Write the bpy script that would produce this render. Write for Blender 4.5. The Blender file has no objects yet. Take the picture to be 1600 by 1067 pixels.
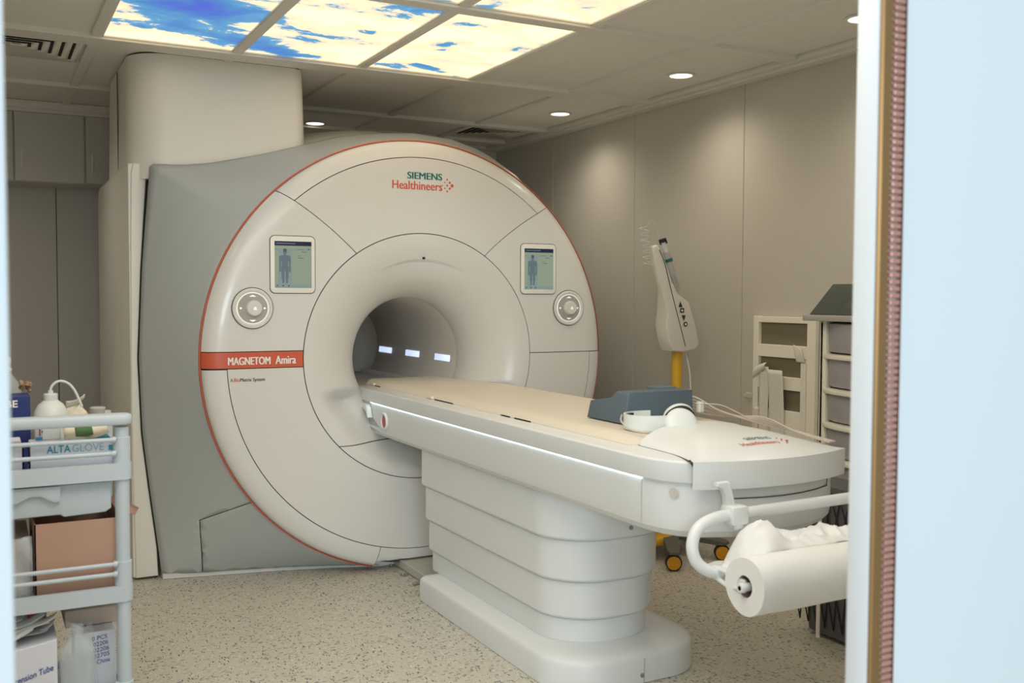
import bpy, bmesh, math, random
from mathutils import Vector, Matrix
from math import sin, cos, pi, radians, sqrt, atan2, hypot

random.seed(7)
S = bpy.context.scene
COL = S.collection

# ------------------------------------------------------------------ camera, world, lights, exposure
cam_d = bpy.data.cameras.new('camera')
cam = bpy.data.objects.new('camera', cam_d)
COL.objects.link(cam)
cam_d.sensor_width = 36.0
cam_d.lens = 1552.8 / 1600 * 36.0
cam_d.clip_start = 0.05
yaw, pitch, roll = 0.48957607, -0.04565625, -0.00393689
fw = Vector((sin(yaw) * cos(pitch), cos(yaw) * cos(pitch), sin(pitch)))
rt0 = Vector((cos(yaw), -sin(yaw), 0))
dn0 = fw.cross(rt0)
rt = cos(roll) * rt0 + sin(roll) * dn0
dn = -sin(roll) * rt0 + cos(roll) * dn0
up = -dn
m = Matrix(((rt.x, up.x, -fw.x, -1.913), (rt.y, up.y, -fw.y, -4.56), (rt.z, up.z, -fw.z, 1.359), (0, 0, 0, 1)))
cam.matrix_world = m
cam_d.dof.use_dof = True
cam_d.dof.focus_distance = 4.4
cam_d.dof.aperture_fstop = 4.5
S.camera = cam

S.view_settings.view_transform = 'Standard'
S.view_settings.look = 'None'
S.view_settings.exposure = 0.0
S.view_settings.gamma = 1.0
S.view_settings.use_curve_mapping = False

W = bpy.data.worlds.new('world')
S.world = W
W.use_nodes = True
W.node_tree.nodes['Background'].inputs[0].default_value = (0.72, 0.88, 1.0, 1)
W.node_tree.nodes['Background'].inputs[1].default_value = 0.6


def light(name, kind, loc, energy, color, target=None, **kw):
    d = bpy.data.lights.new(name, kind)
    d.energy = energy
    d.color = color
    for k, v in kw.items():
        setattr(d, k, v)
    o = bpy.data.objects.new(name, d)
    COL.objects.link(o)
    o.location = loc
    if target is not None:
        o.rotation_euler = (Vector(target) - Vector(loc)).to_track_quat('-Z', 'Y').to_euler()
    return o


WARM = (1.0, 0.90, 0.76)
# daylight-white lamp of the corridor, well behind the photographer
light('corridor_lamp', 'AREA', (-3.6, -9.5, 2.2), 265, (0.77, 0.91, 1.0), (-0.6, -2.0, 0.8), shape='RECTANGLE', size=3.0, size_y=1.2)
# recessed ceiling downlights in view (the fittings are built further down)
DOWNLIGHTS = [(1.26, -1.62), (1.26, -0.43), (1.27, 0.79), (0.04, 1.87)]
DOWN_FILL = [(-2.05, -0.6), (-2.05, -2.2), (-2.05, 1.0)]  # unseen fill spots added to brighten the left side, no fittings built
for (x, y) in DOWNLIGHTS + DOWN_FILL:
    light('downlight_and_fill_beam', 'SPOT', (x, y, 2.462), 14 if y < 1.5 else 3, WARM, (x, y, 0), spot_size=radians(150), spot_blend=1.0, shadow_soft_size=0.06)
# unseen fill lights added near the door to brighten the scanner and floor
for x in (-1.75, -1.15, -0.55):
    light('ceiling_fill_light', 'AREA', (x, -2.77, 2.465), 10, (1.0, 0.95, 0.88), (x, -2.77, 0), shape='RECTANGLE', size=0.56, size_y=1.1)

# ------------------------------------------------------------------ materials
def lin(c):
    return c / 12.92 if c <= 0.04045 else ((c + 0.055) / 1.055) ** 2.4


def rgb(r, g, b):
    return (lin(r / 255), lin(g / 255), lin(b / 255), 1)


def mat(name, col, rough=0.5, metal=0.0, spec=0.5, vary=0.0, scale=8.0, bump=0.0, coat=0.0, trans=0.0, alpha=1.0, emit=None, estr=0.0):
    M = bpy.data.materials.new(name)
    M.use_nodes = True
    nt = M.node_tree
    b = nt.nodes['Principled BSDF']
    b.inputs['Base Color'].default_value = col
    b.inputs['Roughness'].default_value = rough
    b.inputs['Metallic'].default_value = metal
    b.inputs['Specular IOR Level'].default_value = spec
    b.inputs['Coat Weight'].default_value = coat
    b.inputs['Transmission Weight'].default_value = trans
    b.inputs['Alpha'].default_value = alpha
    if emit:
        b.inputs['Emission Color'].default_value = emit
        b.inputs['Emission Strength'].default_value = estr
    if vary or bump:
        tc = nt.nodes.new('ShaderNodeTexCoord')
        n = nt.nodes.new('ShaderNodeTexNoise')
        n.inputs['Scale'].default_value = scale
        n.inputs['Detail'].default_value = 4
        nt.links.new(tc.outputs['Object'], n.inputs['Vector'])
        if vary:
            mx = nt.nodes.new('ShaderNodeMix')
            mx.data_type = 'RGBA'
            mx.inputs[6].default_value = tuple(c * (1 - vary) for c in col[:3]) + (1,)
            mx.inputs[7].default_value = tuple(min(1, c * (1 + vary)) for c in col[:3]) + (1,)
            nt.links.new(n.outputs['Fac'], mx.inputs[0])
            nt.links.new(mx.outputs[2], b.inputs['Base Color'])
        if bump:
            bp = nt.nodes.new('ShaderNodeBump')
            bp.inputs['Strength'].default_value = bump
            bp.inputs['Distance'].default_value = 0.01
            nt.links.new(n.outputs['Fac'], bp.inputs['Height'])
            nt.links.new(bp.outputs['Normal'], b.inputs['Normal'])
    return M


M = {}
M['gantry'] = mat('gantry_white', rgb(225, 222, 215), 0.30, vary=0.02, scale=3)
M['gloss'] = mat('gantry_gloss_white', rgb(227, 225, 219), 0.27, coat=0.15)
M['grey'] = mat('gantry_grey', rgb(188, 193, 190), 0.38, vary=0.02, scale=3)
M['cream'] = mat('cover_cream', rgb(243, 240, 231), 0.35, vary=0.02, scale=3)
M['dark'] = mat('seam_dark', rgb(42, 40, 38), 0.8)
M['seam'] = mat('seam_grey', rgb(82, 80, 76), 0.8)
M['orange'] = mat('orange_trim', rgb(212, 98, 70), 0.3)
M['bore'] = mat('bore_liner', rgb(226, 219, 208), 0.42)
M['table'] = mat('table_white', rgb(226, 229, 228), 0.36, vary=0.015, scale=4)
M['mattress'] = mat('mattress_vinyl', rgb(226, 218, 200), 0.45, vary=0.03, scale=5, bump=0.15)
M['led'] = mat('led_strip', (0.85, 0.97, 1, 1), 0.4, emit=(0.80, 0.95, 1.0, 1), estr=3.6)
M['borelight'] = mat('bore_light', (0.7, 0.8, 1, 1), 0.4, emit=(0.62, 0.74, 1.0, 1), estr=0.95)
M['teal'] = mat('teal_print', rgb(0, 112, 104), 0.5)
M['coral'] = mat('coral_print', rgb(216, 86, 62), 0.5)
M['white_print'] = mat('white_print', rgb(246, 242, 232), 0.5)
M['black_print'] = mat('black_print', rgb(52, 50, 48), 0.5)
M['blue_print'] = mat('blue_print', rgb(52, 74, 150), 0.5)
M['cyan_print'] = mat('cyan_print', rgb(30, 150, 168), 0.5)
M['greycyan_print'] = mat('greycyan_print', rgb(140, 182, 190), 0.5)
M['glow_ring'] = mat('dial_glow', (1, 1, 0.95, 1), 0.4, emit=(1.0, 0.97, 0.85, 1), estr=0.5)
M['wall'] = mat('wall_panel_paint', rgb(200, 195, 183), 0.32, vary=0.02, scale=2)
M['cab'] = mat('cabinet_laminate', rgb(204, 202, 196), 0.5, vary=0.02, scale=2)
M['tile'] = mat('ceiling_tile', rgb(234, 231, 224), 0.7, vary=0.02, scale=6)
M['bar'] = mat('ceiling_bar', rgb(230, 227, 219), 0.5)
M['frame_white'] = mat('door_frame_white', rgb(236, 240, 241), 0.35)
M['brass'] = mat('brass_strip', rgb(168, 128, 82), 0.38, metal=0.7, vary=0.08, scale=14)
M['copper'] = mat('copper_finger', rgb(208, 156, 138), 0.35, metal=0.35, vary=0.1, scale=9)
M['copper_dark'] = mat('copper_back', rgb(120, 76, 58), 0.5, metal=0.5)
M['cart'] = mat('cart_plastic', rgb(190, 200, 206), 0.42, vary=0.02, scale=6)
M['cardboard'] = mat('cardboard', rgb(180, 144, 124), 0.8, vary=0.05, scale=12)
M['box_white'] = mat('box_white', rgb(222, 224, 232), 0.6)
M['box_blue'] = mat('box_blue', rgb(36, 52, 112), 0.55)
M['box_pinkish'] = mat('box_pale_cardboard', rgb(200, 184, 172), 0.7)
M['box_red'] = mat('box_red', rgb(196, 74, 58), 0.6)
M['paper'] = mat('paper', rgb(238, 239, 236), 0.8, bump=0.2, scale=30)
M['paper_cream'] = mat('paper_cream', rgb(226, 218, 198), 0.8)
M['green_print'] = mat('green_print', rgb(74, 120, 66), 0.6)
M['lightblue'] = mat('light_blue_print', rgb(30, 140, 210), 0.6)
M['plastic_clear'] = mat('clear_plastic', rgb(228, 236, 240), 0.08, trans=0.0, alpha=0.30)
M['plastic_milky'] = mat('milky_plastic', rgb(222, 226, 222), 0.35, alpha=0.9)
M['bottle_liquid'] = mat('bottle_liquid', rgb(205, 216, 220), 0.1, alpha=0.45)
M['foam'] = mat('foam_blue_grey', rgb(92, 108, 118), 0.75, bump=0.15, scale=60)
M['foam_dark'] = mat('foam_green_grey', rgb(92, 100, 92), 0.75, bump=0.15, scale=60)
M['yellow'] = mat('yellow_paint', rgb(226, 176, 44), 0.4)
M['yellow_wheel'] = mat('yellow_wheel', rgb(222, 158, 24), 0.5)
M['rubber'] = mat('rubber_black', rgb(38, 38, 40), 0.7)
M['base_grey'] = mat('stand_grey', rgb(98, 96, 90), 0.5)
M['injector'] = mat('injector_shell', rgb(220, 214, 204), 0.35)
M['head_white'] = mat('headphone_white', rgb(226, 232, 228), 0.4)
M['tower_cream'] = mat('drawer_frame_cream', rgb(240, 236, 220), 0.45)
M['drawer'] = mat('drawer_translucent', rgb(186, 182, 186), 0.35, alpha=0.78)
M['drawer_stuff'] = mat('drawer_contents', rgb(176, 176, 196), 0.8, vary=0.35, scale=9)
M['top_grey'] = mat('drawer_top_grey', rgb(176, 172, 166), 0.5)
M['olive'] = mat('olive_pocket', rgb(122, 114, 92), 0.6)
M['tape'] = mat('masking_tape', rgb(232, 228, 216), 0.7)
M['metal'] = mat('steel', rgb(170, 170, 168), 0.35, metal=0.8)
M['plate'] = mat('floor_plate', rgb(196, 194, 180), 0.5)
M['red_btn'] = mat('red_button', rgb(190, 60, 66), 0.4)
M['net'] = mat('net_grey', rgb(96, 96, 98), 0.6)
M['syringe'] = mat('syringe_plastic', rgb(206, 204, 198), 0.2, alpha=0.55)
M['film'] = mat('film_wrap', rgb(236, 240, 242), 0.15, alpha=0.16)
M['pink'] = mat('dried_flower_tan', rgb(160, 128, 104), 0.9)
M['tube'] = mat('clear_tube', rgb(214, 204, 194), 0.25, alpha=0.75)
M['diffuser'] = mat('lamp_diffuser', (1, 1, 1, 1), 0.5, emit=(1.0, 0.93, 0.78, 1), estr=2.2)
M['screen_bg'] = mat('screen_glow', rgb(20, 24, 22), 0.25, emit=rgb(150, 164, 140), estr=0.8)
M['screen_blue'] = mat('screen_glow_blue', rgb(20, 24, 22), 0.25, emit=rgb(138, 156, 150), estr=0.8)
M['screen_bar'] = mat('screen_title', rgb(10, 12, 20), 0.25, emit=rgb(26, 36, 62), estr=0.8)
M['screen_fig'] = mat('screen_figure', rgb(10, 12, 20), 0.25, emit=rgb(104, 120, 124), estr=0.8)
M['screen_text'] = mat('screen_text', rgb(10, 12, 20), 0.25, emit=rgb(84, 96, 88), estr=0.8)
M['screen_light'] = mat('screen_text_light', rgb(10, 12, 20), 0.25, emit=rgb(120, 134, 150), estr=0.8)


def floor_mat():
    Mt = bpy.data.materials.new('speckled_vinyl')
    Mt.use_nodes = True
    nt = Mt.node_tree
    N, Lk = nt.nodes.new, nt.links.new
    b = nt.nodes['Principled BSDF']
    tc = N('ShaderNodeTexCoord')
    base = (0.59, 0.555, 0.465, 1)
    cur = None

    def chips(scale, stretch, rot, lo, hi, seed):
        mp = N('ShaderNodeMapping')
        mp.inputs['Scale'].default_value = stretch
        mp.inputs['Rotation'].default_value = (0, 0, rot)
        mp.inputs['Location'].default_value = (seed, seed * 1.7, 0)
        Lk(tc.outputs['Object'], mp.inputs['Vector'])
        wn = N('ShaderNodeTexNoise')
        wn.inputs['Scale'].default_value = 24
        Lk(mp.outputs[0], wn.inputs['Vector'])
        ad = N('ShaderNodeMix')
        ad.data_type = 'VECTOR'
        ad.inputs[0].default_value = 0.02
        Lk(mp.outputs[0], ad.inputs[4])
        Lk(wn.outputs['Color'], ad.inputs[5])
        v = N('ShaderNodeTexVoronoi')
        v.inputs['Scale'].default_value = scale
        v.inputs['Randomness'].default_value = 1.0
        Lk(ad.outputs[1], v.inputs['Vector'])
        # random size for each cell: threshold on distance depends on the cell's random colour
        sp = N('ShaderNodeSeparateColor')
        Lk(v.outputs['Color'], sp.inputs[0])
        mr = N('ShaderNodeMapRange')
        mr.inputs[1].default_value = 0.35
        mr.inputs[2].default_value = 1.0
        mr.inputs[3].default_value = lo
        mr.inputs[4].default_value = hi
        Lk(sp.outputs[0], mr.inputs[0])
        lt = N('ShaderNodeMath')
        lt.operation = 'LESS_THAN'
        Lk(v.outputs['Distance'], lt.inputs[0])
        Lk(mr.outputs[0], lt.inputs[1])
        return lt.outputs[0]

    prev = None
    for (fac, col) in ((chips(95, (1, 0.55, 1), 0.5, 0.0, 0.46, 3.1), (0.69, 0.66, 0.57, 1)),
                       (chips(105, (0.5, 1.1, 1), 1.3, 0.0, 0.42, 8.3), (0.47, 0.42, 0.33, 1)),
                       (chips(92, (0.42, 1.25, 1), 0.2, 0.0, 0.40, 1.3), (0.18, 0.18, 0.18, 1)),
                       (chips(100, (1.25, 0.42, 1), 0.7, 0.0, 0.40, 5.9), (0.12, 0.13, 0.16, 1))):
        mx = N('ShaderNodeMix')
        mx.data_type = 'RGBA'
        Lk(fac, mx.inputs[0])
        if prev is None:
            mx.inputs[6].default_value = base
        else:
            Lk(prev, mx.inputs[6])
        mx.inputs[7].default_value = col
        prev = mx.outputs[2]
    Lk(prev, b.inputs['Base Color'])
    b.inputs['Roughness'].default_value = 0.42
    b.inputs['Specular IOR Level'].default_value = 0.35
    return Mt


SKYX, SKYY = 3.37, 1.9


def sky_mat():
    """Backlit ceiling print of clouds and blue sky; gives off light."""
    Mt = bpy.data.materials.new('backlit_sky_print')
    Mt.use_nodes = True
    nt = Mt.node_tree
    N, Lk = nt.nodes.new, nt.links.new
    b = nt.nodes['Principled BSDF']
    g = N('ShaderNodeNewGeometry')
    n1 = N('ShaderNodeTexNoise')
    n1.inputs['Scale'].default_value = 3.6
    n1.inputs['Detail'].default_value = 10
    n1.inputs['Roughness'].default_value = 0.66
    n1.inputs['Distortion'].default_value = 0.35
    mp = N('ShaderNodeMapping')
    mp.inputs['Location'].default_value = (SKYX, SKYY, 0.3)
    mp.inputs['Scale'].default_value = (0.8, 1.2, 1)
    Lk(g.outputs['Position'], mp.inputs['Vector'])
    Lk(mp.outputs[0], n1.inputs['Vector'])
    sw = N('ShaderNodeTexNoise')
    sw.inputs['Scale'].default_value = 5.0
    sw.inputs['Detail'].default_value = 5
    Lk(g.outputs['Position'], sw.inputs['Vector'])
    wv = N('ShaderNodeVectorMath')
    wv.operation = 'MULTIPLY_ADD'
    Lk(sw.outputs['Color'], wv.inputs[0])
    wv.inputs[1].default_value = (0.16, 0.24, 0)
    Lk(g.outputs['Position'], wv.inputs[2])
    total = None
    for (px, py, rx, ry, amp) in ((-1.07, -0.20, 0.16, 0.20, 0.30), (-1.10, -0.55, 0.22, 0.22, 0.30), (-1.29, 0.02, 0.13, 0.05, 0.22), (-0.88, 0.02, 0.10, 0.12, 0.20), (-0.86, -0.30, 0.16, 0.16, 0.20),
                                  (-0.70, 0.16, 0.13, 0.13, 0.32), (-0.52, 0.20, 0.14, 0.06, 0.22), (-0.55, -0.16, 0.12, 0.07, 0.20), (-0.38, -0.38, 0.20, 0.04, 0.20), (-0.27, -0.80, 0.17, 0.13, 0.32),
                                  (0.04, -0.30, 0.07, 0.06, 0.19), (0.10, 0.17, 0.14, 0.035, 0.24), (0.20, -0.78, 0.18, 0.07, 0.08), (-0.20, -1.15, 0.2, 0.10, 0.3)):
        vs = N('ShaderNodeVectorMath')
        vs.operation = 'SUBTRACT'
        Lk(wv.outputs[0], vs.inputs[0])
        vs.inputs[1].default_value = (px + 0.0, py + 0.0, 0)
        vd = N('ShaderNodeVectorMath')
        vd.operation = 'MULTIPLY'
        Lk(vs.outputs[0], vd.inputs[0])
        vd.inputs[1].default_value = (1 / rx, 1 / ry, 0)
        ln = N('ShaderNodeVectorMath')
        ln.operation = 'LENGTH'
        Lk(vd.outputs[0], ln.inputs[0])
        fo = N('ShaderNodeMapRange')
        fo.interpolation_type = 'SMOOTHSTEP'
        fo.inputs[1].default_value = 0.2
        fo.inputs[2].default_value = 2.0
        fo.inputs[3].default_value = amp
        fo.inputs[4].default_value = 0.0
        Lk(ln.outputs[1], fo.inputs[0])
        if total is None:
            total = fo.outputs[0]
        else:
            a2 = N('ShaderNodeMath')
            Lk(total, a2.inputs[0])
            Lk(fo.outputs[0], a2.inputs[1])
            total = a2.outputs[0]
    nz = N('ShaderNodeMath')
    nz.operation = 'MULTIPLY_ADD'
    Lk(n1.outputs['Fac'], nz.inputs[0])
    nz.inputs[1].default_value = 1.5
    nz.inputs[2].default_value = -0.44
    ad = N('ShaderNodeMath')
    Lk(nz.outputs[0], ad.inputs[0])
    Lk(total, ad.inputs[1])
    rp = N('ShaderNodeValToRGB')
    e = rp.color_ramp.elements
    e[0].position = 0.0
    e[0].color = (1.0, 0.79, 0.49, 1)
    e[1].position = 1.0
    e[1].color = (0.02, 0.06, 0.40, 1)
    for pos, c in ((0.26, (1.0, 0.78, 0.47, 1)), (0.36, (0.80, 0.61, 0.38, 1)), (0.45, (0.74, 0.58, 0.38, 1)), (0.50, (0.50, 0.47, 0.40, 1)), (0.53, (0.06, 0.23, 0.40, 1)), (0.70, (0.025, 0.15, 0.37, 1))):
        k = e.new(pos)
        k.color = c
    Lk(ad.outputs[0], rp.inputs[0])
    b.inputs['Base Color'].default_value = (0.05, 0.05, 0.05, 1)
    b.inputs['Roughness'].default_value = 0.4
    Lk(rp.outputs[0], b.inputs['Emission Color'])
    b.inputs['Emission Strength'].default_value = 1.6
    return Mt


M['floor'] = floor_mat()
M['sky'] = sky_mat()

# ------------------------------------------------------------------ shape helpers: every shape is (verts, faces)
def join(*shapes):
    V, F = [], []
    for (v, f) in shapes:
        o = len(V)
        V += [tuple(p) for p in v]
        F += [tuple(i + o for i in q) for q in f]
    return V, F


def bm_out(bm):
    bm.verts.index_update()
    V = [v.co[:] for v in bm.verts]
    F = [tuple(v.index for v in f.verts) for f in bm.faces]
    bm.free()
    return V, F


def bm_in(shape):
    bm = bmesh.new()
    vs = [bm.verts.new(p) for p in shape[0]]
    for f in shape[1]:
        try:
            bm.faces.new([vs[i] for i in f])
        except ValueError:
            pass
    return bm


def box(x0, x1, y0, y1, z0, z1, bev=0.0, seg=2):
    bm = bmesh.new()
    bmesh.ops.create_cube(bm, size=1)
    for v in bm.verts:
        v.co = Vector(((x0 + x1) / 2 + v.co.x * (x1 - x0), (y0 + y1) / 2 + v.co.y * (y1 - y0), (z0 + z1) / 2 + v.co.z * (z1 - z0)))
    if bev:
        bmesh.ops.bevel(bm, geom=bm.edges[:], offset=bev, segments=seg, affect='EDGES', profile=0.5)
    return bm_out(bm)


def frame_of(d):
    d = Vector(d).normalized()
    a = Vector((0, 0, 1)) if abs(d.z) < 0.9 else Vector((1, 0, 0))
    u = a.cross(d).normalized()
    return u, d.cross(u), d


def lathe(profile, center, axis=(0, 0, 1), n=28, caps=True):
    """profile: list of (radius, height along the axis)."""
    u, v, d = frame_of(axis)
    c = Vector(center)
    V, F = [], []
    for (r, h) in profile:
        for k in range(n):
            t = 2 * pi * k / n
            V.append((c + d * h + (u * cos(t) + v * sin(t)) * max(r, 1e-5))[:])
    for i in range(len(profile) - 1):
        for k in range(n):
            a, b2 = i * n + k, i * n + (k + 1) % n
            F.append((a, b2, b2 + n, a + n))
    if caps:
        F.append(tuple(reversed(range(n))))
        F.append(tuple((len(profile) - 1) * n + k for k in range(n)))
    return V, F


def cyl(p0, p1, r, n=20, bev=0.0):
    p0, p1 = Vector(p0), Vector(p1)
    L = (p1 - p0).length
    pr = [(r, 0), (r, L)] if not bev else [(r - bev, 0), (r - bev * 0.3, bev * 0.3), (r, bev), (r, L - bev), (r - bev * 0.3, L - bev * 0.3), (r - bev, L)]
    return lathe(pr, p0, p1 - p0, n)


def smooth_path(pts, sub=6):
    P = [Vector(p) for p in pts]
    out = []
    for i in range(len(P) - 1):
        a, b, c, d = P[max(i - 1, 0)], P[i], P[i + 1], P[min(i + 2, len(P) - 1)]
        for k in range(sub):
            t = k / sub
            out.append(0.5 * ((2 * b) + (c - a) * t + (2 * a - 5 * b + 4 * c - d) * t * t + (3 * b - a - 3 * c + d) * t ** 3))
    out.append(P[-1])
    return out


def tube(pts, r, n=10, sub=6):
    P = smooth_path(pts, sub) if sub else [Vector(p) for p in pts]
    V, F = [], []
    u = None
    for i, p in enumerate(P):
        t = (P[min(i + 1, len(P) - 1)] - P[max(i - 1, 0)]).normalized()
        if u is None:
            u = frame_of(t)[0]
        u = (u - t * u.dot(t)).normalized()
        w = t.cross(u)
        for k in range(n):
            a = 2 * pi * k / n
            V.append((p + (u * cos(a) + w * sin(a)) * r)[:])
    for i in range(len(P) - 1):
        for k in range(n):
            a, b = i * n + k, i * n + (k + 1) % n
            F.append((a, b, b + n, a + n))
    F.append(tuple(reversed(range(n))))
    F.append(tuple((len(P) - 1) * n + k for k in range(n)))
    return V, F


def prism(pts, fn, bev=0.0, seg=2):
    """pts: 2D outline; fn(u, v, k) -> 3D for k = 0 and 1 (the two faces)."""
    bm = bmesh.new()
    a = [bm.verts.new(fn(u, v, 0)) for u, v in pts]
    b = [bm.verts.new(fn(u, v, 1)) for u, v in pts]
    n = len(pts)
    f0 = bm.faces.new(list(reversed(a)))
    f1 = bm.faces.new(b)
    for i in range(n):
        bm.faces.new((a[i], a[(i + 1) % n], b[(i + 1) % n], b[i]))
    bmesh.ops.recalc_face_normals(bm, faces=bm.faces[:])
    if bev:
        es = list({e for f in (f0, f1) for e in f.edges})
        bmesh.ops.bevel(bm, geom=es, offset=bev, segments=seg, affect='EDGES', profile=0.5)
    return bm_out(bm)


def loft(rings, cap=True):
    n = len(rings[0])
    V = [tuple(p) for r in rings for p in r]
    F = []
    for i in range(len(rings) - 1):
        for k in range(n):
            a, b = i * n + k, i * n + (k + 1) % n
            F.append((a, b, b + n, a + n))
    if cap:
        F.append(tuple(reversed(range(n))))
        F.append(tuple((len(rings) - 1) * n + k for k in range(n)))
    return V, F


def rrect(x0, x1, y0, y1, r, seg=8):
    """rounded rectangle, counter-clockwise; r: one radius or four (x1y0, x1y1, x0y1, x0y0)."""
    rr = r if isinstance(r, (list, tuple)) else [r] * 4
    out = []
    for (cx, cy, a0, q) in ((x1 - rr[0], y0 + rr[0], -90, rr[0]), (x1 - rr[1], y1 - rr[1], 0, rr[1]), (x0 + rr[2], y1 - rr[2], 90, rr[2]), (x0 + rr[3], y0 + rr[3], 180, rr[3])):
        for k in range(seg + 1):
            t = radians(a0 + 90 * k / seg)
            out.append((cx + q * cos(t), cy + q * sin(t)))
    return out


def inset(poly, d):
    # counter-clockwise or clockwise outline moved inwards by d, mitred
    n = len(poly)
    area = sum(poly[i - 1][0] * poly[i][1] - poly[i][0] * poly[i - 1][1] for i in range(n))
    sg = 1 if area > 0 else -1
    out = []
    for i in range(n):
        p, q, r = Vector(poly[i - 1]), Vector(poly[i]), Vector(poly[(i + 1) % n])
        a, b = (q - p).normalized(), (r - q).normalized()
        na, nb = Vector((-a.y, a.x)) * sg, Vector((-b.y, b.x)) * sg
        k = na + nb
        k = k / max(k.dot(na), 0.35)
        out.append((q.x + k.x * d, q.y + k.y * d))
    return out


def grid(fn, nu, nv):
    V = [tuple(fn(i / nu, j / nv)) for j in range(nv + 1) for i in range(nu + 1)]
    F = []
    for j in range(nv):
        for i in range(nu):
            a = j * (nu + 1) + i
            F.append((a, a + 1, a + nu + 2, a + nu + 1))
    return V, F


def recalc(shape):
    bm = bm_in(shape)
    bmesh.ops.recalc_face_normals(bm, faces=bm.faces[:])
    return bm_out(bm)


# ------------------------------------------------------------------ scene helpers
def origin_of(o):
    v = Vector((0, 0, 0))
    while o is not None:
        v += Vector(o.location)
        o = o.parent
    return v


def put(name, shape, material, parent=None, ang=35, label=None, fix=True, loc=None, solid=0.0, stuff=False):
    """one mesh object from world-space verts"""
    if fix:
        shape = recalc(shape)
    off = Vector(loc) if loc is not None else Vector((0, 0, 0))
    base = origin_of(parent) + off
    me = bpy.data.meshes.new(name)
    me.from_pydata([(x - base.x, y - base.y, z - base.z) for x, y, z in shape[0]], [], shape[1])
    me.update()
    me.shade_smooth()
    me.set_sharp_from_angle(angle=radians(ang))
    me.materials.append(material)
    o = bpy.data.objects.new(name, me)
    COL.objects.link(o)
    o.location = off
    if parent is not None:
        o.parent = parent
    if label:
        o['label'] = label
    if stuff:
        o['kind'] = 'stuff'
    if solid:
        md = o.modifiers.new('thickness', 'SOLIDIFY')
        md.thickness = solid
        md.offset = 0
    return o


def thing(name, label, cat, loc=(0, 0, 0), group=None):
    o = bpy.data.objects.new(name, None)
    COL.objects.link(o)
    o.empty_display_size = 0.1
    o.location = loc
    o['label'] = label
    o['category'] = cat
    if group:
        o['group'] = group
    return o


def tag(o, label, cat, group=None):
    o['label'] = label
    o['category'] = cat
    if group:
        o['group'] = group
    return o


def structure(o):
    o['kind'] = 'structure'
    return o


def copy_tree(src, loc, label, parent=None):
    c = src.copy()
    COL.objects.link(c)
    if parent is None:
        c.location = loc
        if label:
            c['label'] = label
    else:
        c.parent = parent
    for ch in list(src.children):
        copy_tree(ch, None, None, c)
    return c


def text_shape(s, o, u, v, width, height, bold=0.0, mapf=None, space=1.0):
    """flat lettering fitted to width x height, lower left corner o, along unit vectors u and v"""
    cu = bpy.data.curves.new('lettering', 'FONT')
    cu.body = s
    cu.size = 1.0
    cu.offset = bold
    cu.space_character = space
    cu.resolution_u = 4
    ob = bpy.data.objects.new('lettering', cu)
    me = ob.to_mesh()
    P = [tuple(p.co) for p in me.vertices]
    F = [tuple(p.vertices) for p in me.polygons]
    ob.to_mesh_clear()
    bpy.data.objects.remove(ob)
    bpy.data.curves.remove(cu)
    x0, x1 = min(p[0] for p in P), max(p[0] for p in P)
    y0, y1 = min(p[1] for p in P), max(p[1] for p in P)
    o, u, v = Vector(o), Vector(u), Vector(v)
    out = []
    for p in P:
        q = o + u * ((p[0] - x0) / (x1 - x0) * width) + v * ((p[1] - y0) / (y1 - y0) * height)
        out.append(mapf(q) if mapf else q[:])
    return out, F


def quad(o, u, v, w, h):
    o, u, v = Vector(o), Vector(u), Vector(v)
    return [o[:], (o + u * w)[:], (o + u * w + v * h)[:], (o + v * h)[:]], [(0, 1, 2, 3)]


X, Y, Z = (1, 0, 0), (0, 1, 0), (0, 0, 1)
CEIL = 2.47
XR, XL, YB, YF = 1.596, -2.75, 2.30, -3.5

# ------------------------------------------------------------------ the room
structure(put('floor', box(XL - 0.1, 4.0, -6.8, YB + 0.1, -0.06, 0.0), M['floor']))

wr = structure(put('wall_right', box(XR + 0.012, XR + 0.10, YF, YB, 0, 2.62), M['seam']))
for i, y0 in enumerate((-3.46, -2.49, -1.51, -0.53, 0.45, 1.43)):
    y1 = min(y0 + 0.98, YB)
    put('wall_panel', box(XR, XR + 0.012, y0 + 0.0018, y1 - 0.0018, 0.0, 2.60, 0.002, 1), M['wall'], wr)
wl = structure(put('wall_left', box(XL - 0.1, XL, YF, YB, 0, 2.62), M['wall']))
wb = structure(put('wall_back', box(XL - 0.1, XR + 0.1, YB + 0.012, YB + 0.1, 0, 2.62), M['seam']))
for x0, x1 in ((-2.75, -2.12), (-2.12, -1.495), (-1.495, -0.87), (-0.87, -0.25), (-0.25, 0.37), (0.37, 0.99), (0.99, 1.596)):
    put('wall_panel', box(x0 + 0.002, x1 - 0.002, YB - 0.01, YB + 0.012, 0.0, 2.60, 0.002, 1), M['cab'], wb)

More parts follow.
